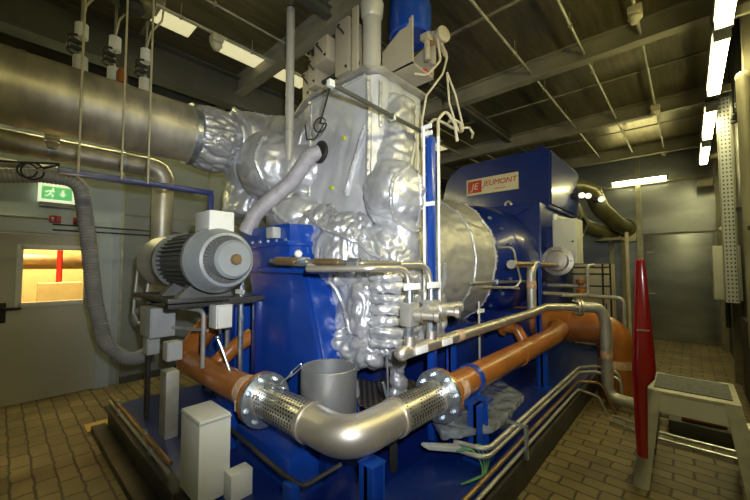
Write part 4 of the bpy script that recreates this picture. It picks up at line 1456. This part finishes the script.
# plastic wrapped sheet lying on the skid
bm = NB()
prism(bm, [(2.16, 1.33), (2.36, 1.56), (3.22, 1.86), (3.62, 1.55), (3.30, 1.15), (2.75, 1.10), (2.5, 1.10)], 2, .44, .50)
bm = disp_mesh(bm, .016, 1, .008, 5, 3, (1, 1, 1), .003)
o = single('wrapped_panel', bm, 'plastic', 'panel wrapped in crinkled clear plastic under orange pipe', 'package')
bm = NB()
box(bm, (2.50, 1.26, .26), (3.3, 1.7, .435), .01)
single('cable_tray_box', bm, 'deepblue', 'blue box on skid deck beneath the plastic wrapped panel', 'box')
bm = NB()
hexa(bm, [(2.02, 1.42, .43), (2.04, 1.36, .41), (2.26, 1.21, .36), (2.28, 1.28, .36),
          (2.02, 1.42, .46), (2.04, 1.36, .45), (2.26, 1.21, .40), (2.28, 1.28, .40)], .008)
single('cable_sleeve', bm, 'greybox', 'grey cable sleeve at the start of green wires', 'sleeve')
for k in range(4):
    pts = [(2.2 + .02 * k, 1.24, .39), (2.27 + .035 * k, 1.15 - .005 * k, .41), (2.27 + .035 * k, 1.09 - .006 * k, .34), (2.24 + .01 * k, 1.06, .275), (2.12 - .02 * k, 1.10 + .01 * k, .272)]
    single('earth_wire', B(tube, pts, .006, 6, .06), 'greenyellow', 'green earth wire curling down onto the skid deck', 'wire', 'green earth wires')

# gutter pipe below the elbow on the left
t = thing('drain_line', 'thin grey drain pipe sagging below the steel elbow', 'pipe', (1.2, 1.8, .4))
obj('tube', B(tube, [(1.15, 2.50, .53), (1.13, 1.72, .50), (1.17, 1.60, .47), (1.36, 1.50, .55)], .013, 10, .06), 'dark', t)
obj('bracket', B(box, (1.10, 1.62, .26), (1.16, 1.70, .485), .004), 'blue', t)

# ================================================================== GENERATOR
G = thing('generator', 'dark blue generator with big hood and maker plate', 'generator', (6.4, 2.6, .26))
bm = NB()
box(bm, (4.75, 1.72, .26), (7.9, 3.5, 1.05), .02)
obj('base', bm, 'deepblue', G)
obj('end_shield', B(lathe, (5.6, 2.6, 1.75), (-1, 0, 0), [(0, .3), (0, .92), (.55, .90), (.7, .84), (.78, .74), (.86, .70), (.95, .56), (1.0, .5), (1.0, .2)], 48), 'deepblue', G)
obj('stator', B(box, (5.6, 1.66, .9), (7.9, 3.54, 2.68), .04), 'deepblue', G)
# hood with chamfered shoulders
bm = NB()
prism(bm, [(1.60, 2.66), (1.58, 3.55), (1.66, 3.63), (3.22, 3.60), (3.50, 3.38), (3.60, 3.05), (3.48, 2.66)], 0, 5.95, 7.85, .03)
hood = obj('hood', bm, 'deepblue', G)
obj('hood_flange', B(box, (5.90, 1.62, 2.62), (7.9, 3.62, 2.67), .008), 'deepblue', G)
bm = NB()
prism(bm, [(1.72, 2.64), (3.3, 2.64), (2.95, 2.50), (2.0, 2.50)], 0, 5.55, 5.95)
obj('hood_gusset', bm, 'deepblue', G)
# maker plate
pl = obj('maker_plate', B(box, (5.925, 2.10, 3.0), (5.952, 3.06, 3.30), .004), 'plate', G, 'cream maker plate with red emblem and lettering')
bm = NB()
box(bm, (5.918, 2.76, 3.04), (5.926, 3.03, 3.26), .002)
obj('emblem', bm, 'redplain', pl)
TXT = {}
def text(body, size, loc, mat, parent, ext=.003, shear=0.0):
    """lettering that faces -X, read from left (+Y) to right (-Y)"""
    cu = bpy.data.curves.new('txt', 'FONT')
    cu.body = body
    cu.size = size
    cu.extrude = ext
    cu.shear = shear
    cu.align_x = 'CENTER'
    cu.align_y = 'CENTER'
    to = bpy.data.objects.new('txt', cu)
    C.objects.link(to)
    dg = bpy.context.evaluated_depsgraph_get()
    me = bpy.data.meshes.new_from_object(to.evaluated_get(dg))
    bpy.data.objects.remove(to)
    bm = bmesh.new()
    bm.from_mesh(me)
    R = Matrix(((0, 0, -1), (-1, 0, 0), (0, 1, 0))).to_4x4()
    bmesh.ops.transform(bm, matrix=Matrix.Translation(loc) @ R, verts=bm.verts)
    return obj('lettering', bm, mat, parent)
text('JE', .17, (5.916, 2.895, 3.15), 'plate', pl, .002, .25)
text('JEUMONT', .135, (5.922, 2.43, 3.18), 'redplain', pl, .003, .25)
bm = NB()
box(bm, (5.918, 2.32, 3.06), (5.926, 2.52, 3.07))
obj('rule', bm, 'redplain', pl)
# lifting hook, bolts and warning lamp
bm = NB()
tube(bm, [(5.88, 2.28, 2.66), (5.86, 2.31, 2.76), (5.86, 2.25, 2.8), (5.86, 2.2, 2.74), (5.88, 2.22, 2.66)], .02, 8, .03)
obj('lifting_eye', bm, 'steel', G)
for yy in (1.75, 3.4):
    obj('lifting_lug', B(box, (5.98, yy - .03, 3.61 if yy < 2 else 3.40), (6.03, yy + .03, 3.68 if yy < 2 else 3.5), .008), 'deepblue', G)
obj('warning_lamp', B(box, (5.52, 3.08, 2.34), (5.60, 3.16, 2.5), .01), 'redplain', G, 'small red lamp on the end shield')
for p in ring_pts((4.86, 2.6, 1.75), (-1, 0, 0), .79, 20):
    obj('bolt', B(cyl, p, p + Vector((-.05, 0, 0)), .022, n=6), 'zinc' if p.y < 2.2 else 'deepblue', G)

# side cabinet and cooler group
t = thing('terminal_cabinet', 'pale wall cabinet hung on the right side of generator', 'cabinet', (5.95, 1.4, 1.7))
obj('body', B(box, (5.80, 1.22, 1.72), (6.22, 1.55, 2.40), .01), 'white', t)
obj('door', B(box, (5.785, 1.235, 1.74), (5.801, 1.535, 2.38), .004), 'white', t)
obj('knob', B(cyl, (5.79, 1.27, 2.05), (5.77, 1.27, 2.05), .015, n=8), 'dark', t)
obj('bracket', B(box, (5.9, 1.54, 1.8), (6.1, 1.68, 2.3)), 'deepblue', t)
t = thing('control_cabinet', 'beige cabinet on the skid right of the generator', 'cabinet', (7.3, 1.1, .26))
obj('body', B(box, (7.0, 1.01, .31), (7.7, 1.55, 1.72), .01), 'beige', t)
obj('door', B(box, (6.985, 1.03, .36), (7.001, 1.53, 1.68), .004), 'beige', t)
obj('handle', B(box, (6.97, 1.04, .9), (6.986, 1.06, 1.05)), 'dark', t)
obj('plinth', B(box, (7.02, 1.03, .26), (7.68, 1.53, .31)), 'dark', t)
bm = NB()
for zz in (1.35, 1.55, 1.66):
    tube(bm, [(6.6, 1.5, zz), (6.75, .95, zz)], .014, 8)
tube(bm, [(6.75, .95, 0), (6.75, .95, 1.72)], .014, 8)
tube(bm, [(6.72, 1.05, .25), (6.72, 1.05, 1.72)], .014, 8)
single('black_pipe_frame', bm, 'black', 'thin black pipe frame before the beige cabinet', 'frame')
bm = NB()
tube(bm, [(4.9, 1.22, 1.30), (5.2, .98, 1.30), (5.2, .98, 1.68), (5.6, .98, 1.70)], .02, 10, .06)
single('bypass_pipe', bm, 'dullsteel', 'thin grey pipe stepping up above the flange pair', 'pipe')
t = thing('hand_valve', 'small orange-brown valve near the beige cabinet', 'valve', (5.9, 1.2, 1.3))
obj('body', B(lathe, (5.9, 1.2, 1.28), (0, 0, 1), [(0, .02), (0, .07), (.05, .07), (.08, .04), (.14, .04), (.15, .07), (.2, .07), (.2, .01)], 16), 'orange', t)
obj('pipe', B(cyl, (5.9, 1.72, 1.38), (5.9, 1.12, 1.38), .03, n=12), 'dullsteel', t)

# olive cooler pipes near the far wall
t = thing('cooler_pipes', 'pair of thick olive lagged pipes bending towards far wall', 'pipe', (8.3, 1.5, 2.3))
obj('pipe', B(tube, [(7.2, 2.2, 3.30), (7.9, 1.62, 3.30), (8.2, 1.42, 3.22), (8.3, 1.30, 2.85), (8.75, 1.10, 2.58), (9.2, .98, 2.5)], .16, 20, .25, seg=8), 'olive', t)
obj('pipe', B(tube, [(7.4, 2.3, 3.05), (8.0, 1.75, 2.95), (8.15, 1.62, 2.55), (8.5, 1.4, 2.42), (9.1, 1.22, 2.36)], .14, 20, .25, seg=8), 'olive', t)
obj('end_flange', B(lathe, (9.15, .995, 2.51), (.9, -.26, -.15), [(0, .05), (0, .2), (.05, .2), (.05, .05)], 20), 'olive', t)
obj('bracket', B(box, (8.6, 1.0, 2.22), (9.3, 1.5, 2.28)), 'beam', t)
obj('leg', B(box, (8.9, 1.18, 0), (8.98, 1.26, 2.22)), 'beam', t)
for k, (x, y, z, lb) in enumerate(((7.4, 1.5, 3.02, 'left'), (7.7, 1.45, 3.05, 'middle'), (8.1, 1.3, 3.02, 'right'))):
    t = thing('pipe_lamp', 'round white bulkhead light beside generator hood, %s of three' % lb, 'lamp', (x, y, z), 'bulkhead lights by the hood')
    obj('globe', B(ball, (x, y - .05, z), .055, n=14), emit('bulkhead_glow_%d' % k, (1, .95, .7), 1.5), t)
    obj('base', B(cyl, (x, y, z), (x, y + .08, z), .06, n=14), 'dark', t)
bm = NB()
tube(bm, [(7.0, 1.6, 2.5), (7.4, 1.5, 2.2), (7.8, 1.45, 2.5), (7.5, 1.5, 2.65), (7.2, 1.55, 2.3), (7.6, 1.5, 2.0)], .03, 10, .15)
single('black_hose', bm, 'black', 'black looping hose under the olive pipes', 'hose')
bm = NB()
tube(bm, [(6.3, 1.66, 2.5), (6.6, 1.5, 2.46), (7.2, 1.45, 2.25)], .05, 12, .1)
single('white_branch_pipe', bm, 'white', 'short pale pipe above terminal cabinet', 'pipe')
t = thing('pressure_gauge', 'small white gauge on side of the generator', 'gauge', (6.2, 1.62, 2.6))
obj('dial', B(lathe, (6.3, 1.655, 2.5), (-.4, -1, 0), [(0, .02), (0, .06), (.04, .06), (.045, .01)], 16), 'tag', t)

# ================================================================== RIGHT SIDE
# red post
t = thing('red_post', 'red tapered steel post clamped to the leg of the step', 'post', (3.27, .28, .28))
bm = NB()
rings = []
for z, ya, yb, th in ((.28, .262, .318, .030), (.80, .248, .326, .040), (.86, .205, .328, .048), (.92, .196, .328, .050),
                      (1.3, .216, .308, .046), (1.66, .233, .290, .040), (1.72, .238, .285, .034)):
    cy, hy = (ya + yb) / 2, (yb - ya) / 2
    rings.append([bm.verts.new((3.25 - th * math.copysign(abs(math.cos(q)) ** .55, math.cos(q)), cy + hy * math.copysign(abs(math.sin(q)) ** .55, math.sin(q)), z))
                  for q in [2 * PI * i / 24 for i in range(24)]])
for r0, r1 in zip(rings, rings[1:]):
    for i in range(24):
        bm.faces.new((r0[i], r0[(i + 1) % 24], r1[(i + 1) % 24], r1[i]))
bm.faces.new(rings[0][::-1])
bm.faces.new(rings[-1])
bmesh.ops.recalc_face_normals(bm, faces=bm.faces)
obj('blade', bm, 'red', t)
bm = NB()
tube(bm, [(3.215, .316, .30), (3.205, .327, .9), (3.21, .286, 1.72)], .010, 8)
obj('edge_rim', bm, 'red', t)
obj('seam_line', B(box, (3.196, .225, 1.205), (3.206, .30, 1.215)), 'beam', t)
obj('top_cap', B(box, (3.222, .24, 1.715), (3.28, .283, 1.735), .006), 'redplain', t)
for zz in (.38, .66):
    obj('clamp', B(box, (3.28, .27, zz), (3.50, .31, zz + .03), .004), 'dark', t)

# step platform
t = thing('step_stool', 'grey steel step with rubber mat at bottom right', 'step', (3.75, .02, 0))
bm = NB()
box(bm, (3.47, -.24, .69), (4.05, .27, .72), .006)
obj('tread', bm, 'alu', t)
obj('mat', B(box, (3.55, -.205, .72), (4.0, .235, .727), .002), 'mat', t)
obj('front_apron', B(box, (3.47, -.20, .56), (3.485, .225, .69)), 'white', t, 'pale apron below the front edge')
for s, y0, y1 in ((1, .27, .37), (-1, -.24, -.36)):
    for xa, xb in ((3.47, 3.33), (4.05, 4.14)):
        bm = NB()
        w_ = .10 * s
        ya, yb = y0, y1
        hexa(bm, [(xb, yb, 0), (xb + .05, yb, 0), (xb + .05, yb - w_, 0), (xb, yb - w_, 0),
                  (xa, ya, .715), (xa + .05, ya, .715), (xa + .05, ya - w_ * .85, .715), (xa, ya - w_ * .85, .715)], .004)
        obj('leg', bm, 'alu', t)
    bm = NB()
    hexa(bm, [(3.44, y0 + .012 * s, .55), (4.08, y0 + .012 * s, .55), (4.08, y0, .55), (3.44, y0, .55),
              (3.48, y0 + .002 * s, .71), (4.04, y0 + .002 * s, .71), (4.04, y0 - .01 * s, .71), (3.48, y0 - .01 * s, .71)])
    obj('side_panel', bm, 'alu', t)

# thin pipes on floor behind the step
pipe_run('floor_pipe', 'upper thin pipe along floor behind the step', [(4.55, .66, .06), (4.4, .3, .06), (4.4, -.5, .06)], .012, 'zinc', .05, group='thin floor pipes')
pipe_run('floor_pipe', 'nearer thin pipe along floor behind the step', [(4.45, .66, .03), (4.32, .3, .03), (4.32, -.5, .03)], .012, 'zinc', .05, group='thin floor pipes')
bm = NB()
box(bm, (4.6, -.5, 0), (4.8, .2, .14), .01)
single('floor_trough', bm, 'dark', 'dark low trough on the floor behind the step', 'trough')
bm = NB()
cyl(bm, (4.68, .1, .18), (4.70, -.22, .18), .04, n=14)
single('orange_roll', bm, 'orange', 'small orange cylinder lying on trough behind the step', 'cylinder')

# perforated cable tray, pipe, box on the right wall
t = thing('cable_tray', 'upright perforated pale cable tray on right wall', 'cable tray', (6.6, -.4, 1.2))
m, nt, bs = newmat('perforated_tray_paint')
v = coords(nt, 'Object', (1, 1, 1))
sep = nt.nodes.new('ShaderNodeSeparateXYZ')
nt.links.new(v, sep.inputs[0])
def wavecell(out, per):
    a = nt.nodes.new('ShaderNodeMath'); a.operation = 'PINGPONG'; a.inputs[1].default_value = per / 2
    nt.links.new(out, a.inputs[0])
    b = nt.nodes.new('ShaderNodeMath'); b.operation = 'GREATER_THAN'; b.inputs[1].default_value = per * .29
    nt.links.new(a.outputs[0], b.inputs[0])
    return b.outputs[0]
a, b = wavecell(sep.outputs['Y'], .036), wavecell(sep.outputs['Z'], .055)
mu = nt.nodes.new('ShaderNodeMath'); mu.operation = 'MULTIPLY'
nt.links.new(a, mu.inputs[0]); nt.links.new(b, mu.inputs[1])
nt.links.new(mix(nt, mu.outputs[0], (.50, .53, .55), (.04, .04, .04)), bs.inputs['Base Color'])
bs.inputs['Roughness'].default_value = .45
obj('wall_bracket', B(box, (6.52, -.551, 2.4), (6.55, -.45, 2.45)), 'dark', t)
obj('perforated_web', B(box, (6.50, -.475, 1.2), (6.515, -.35, 3.95)), m, t)
for yy in (-.475, -.35):
    obj('side_flange', B(box, (6.50, yy - .006, 1.2), (6.56, yy + .006, 3.95)), 'greybox', t)
t = thing('wall_pipe', 'upright grey pipe on right wall before the cable tray', 'pipe', (4.5, -.45, .95))
obj('tube', B(cyl, (4.55, -.425, .95), (4.55, -.425, 3.42), .05, n=16), 'beam', t)
obj('top_cap', B(ball, (4.55, -.425, 3.42), .055, n=14), 'yellowish', t)
obj('bracket', B(box, (4.5, -.55, 2.0), (4.6, -.40, 2.04)), 'dark', t)
t = thing('wall_cabinet', 'pale grey wall box beyond the perforated cable tray', 'cabinet', (7.05, -.4, 1.2))
obj('body', B(box, (6.95, -.545, 1.2), (7.35, -.26, 1.97), .008), 'white', t)
obj('door', B(box, (6.935, -.53, 1.22), (6.951, -.275, 1.95), .004), 'white', t)
obj('conduit', B(cyl, (7.1, -.40, .8), (7.1, -.40, 1.2), .03, n=10), 'dark', t)
t = thing('wall_light', 'small white round light on right wall above wall box', 'lamp', (8.2, -.45, 2.3))
obj('base', B(cyl, (8.2, -.54, 2.3), (8.2, -.48, 2.3), .06, n=14), 'greybox', t)
obj('globe', B(ball, (8.2, -.45, 2.3), .055, n=14), 'tag', t)
t = thing('wall_sensor', 'small pale sensor at top of far right corner', 'sensor', (9.8, -.3, 3.4))
obj('body', B(box, (9.7, -.42, 3.32), (9.9, -.2, 3.46), .01), 'yellowish', t)
obj('mount', B(box, (9.78, -.55, 3.36), (9.84, -.41, 3.42)), 'beam', t)
for k in range(5):
    pipe_run('black_cable', 'one of the thick black cables hanging at the top right edge', [(5.5 + .14 * k, -.48 + .012 * (k % 2), 3.45), (5.5 + .14 * k, -.48 + .012 * (k % 2), 4.44)], .04, 'black', 0, group='black cables at the top right edge')
t = thing('wall_radiator', 'dark ribbed panel low on the right wall', 'panel', (5.4, -.45, .1))
for k in range(10):
    x = 4.7 + .16 * k
    bm = NB()
    box(bm, (x, -.54, .1), (x + .10, -.46, 1.05), .02)
    obj('rib', bm, 'dark', t)
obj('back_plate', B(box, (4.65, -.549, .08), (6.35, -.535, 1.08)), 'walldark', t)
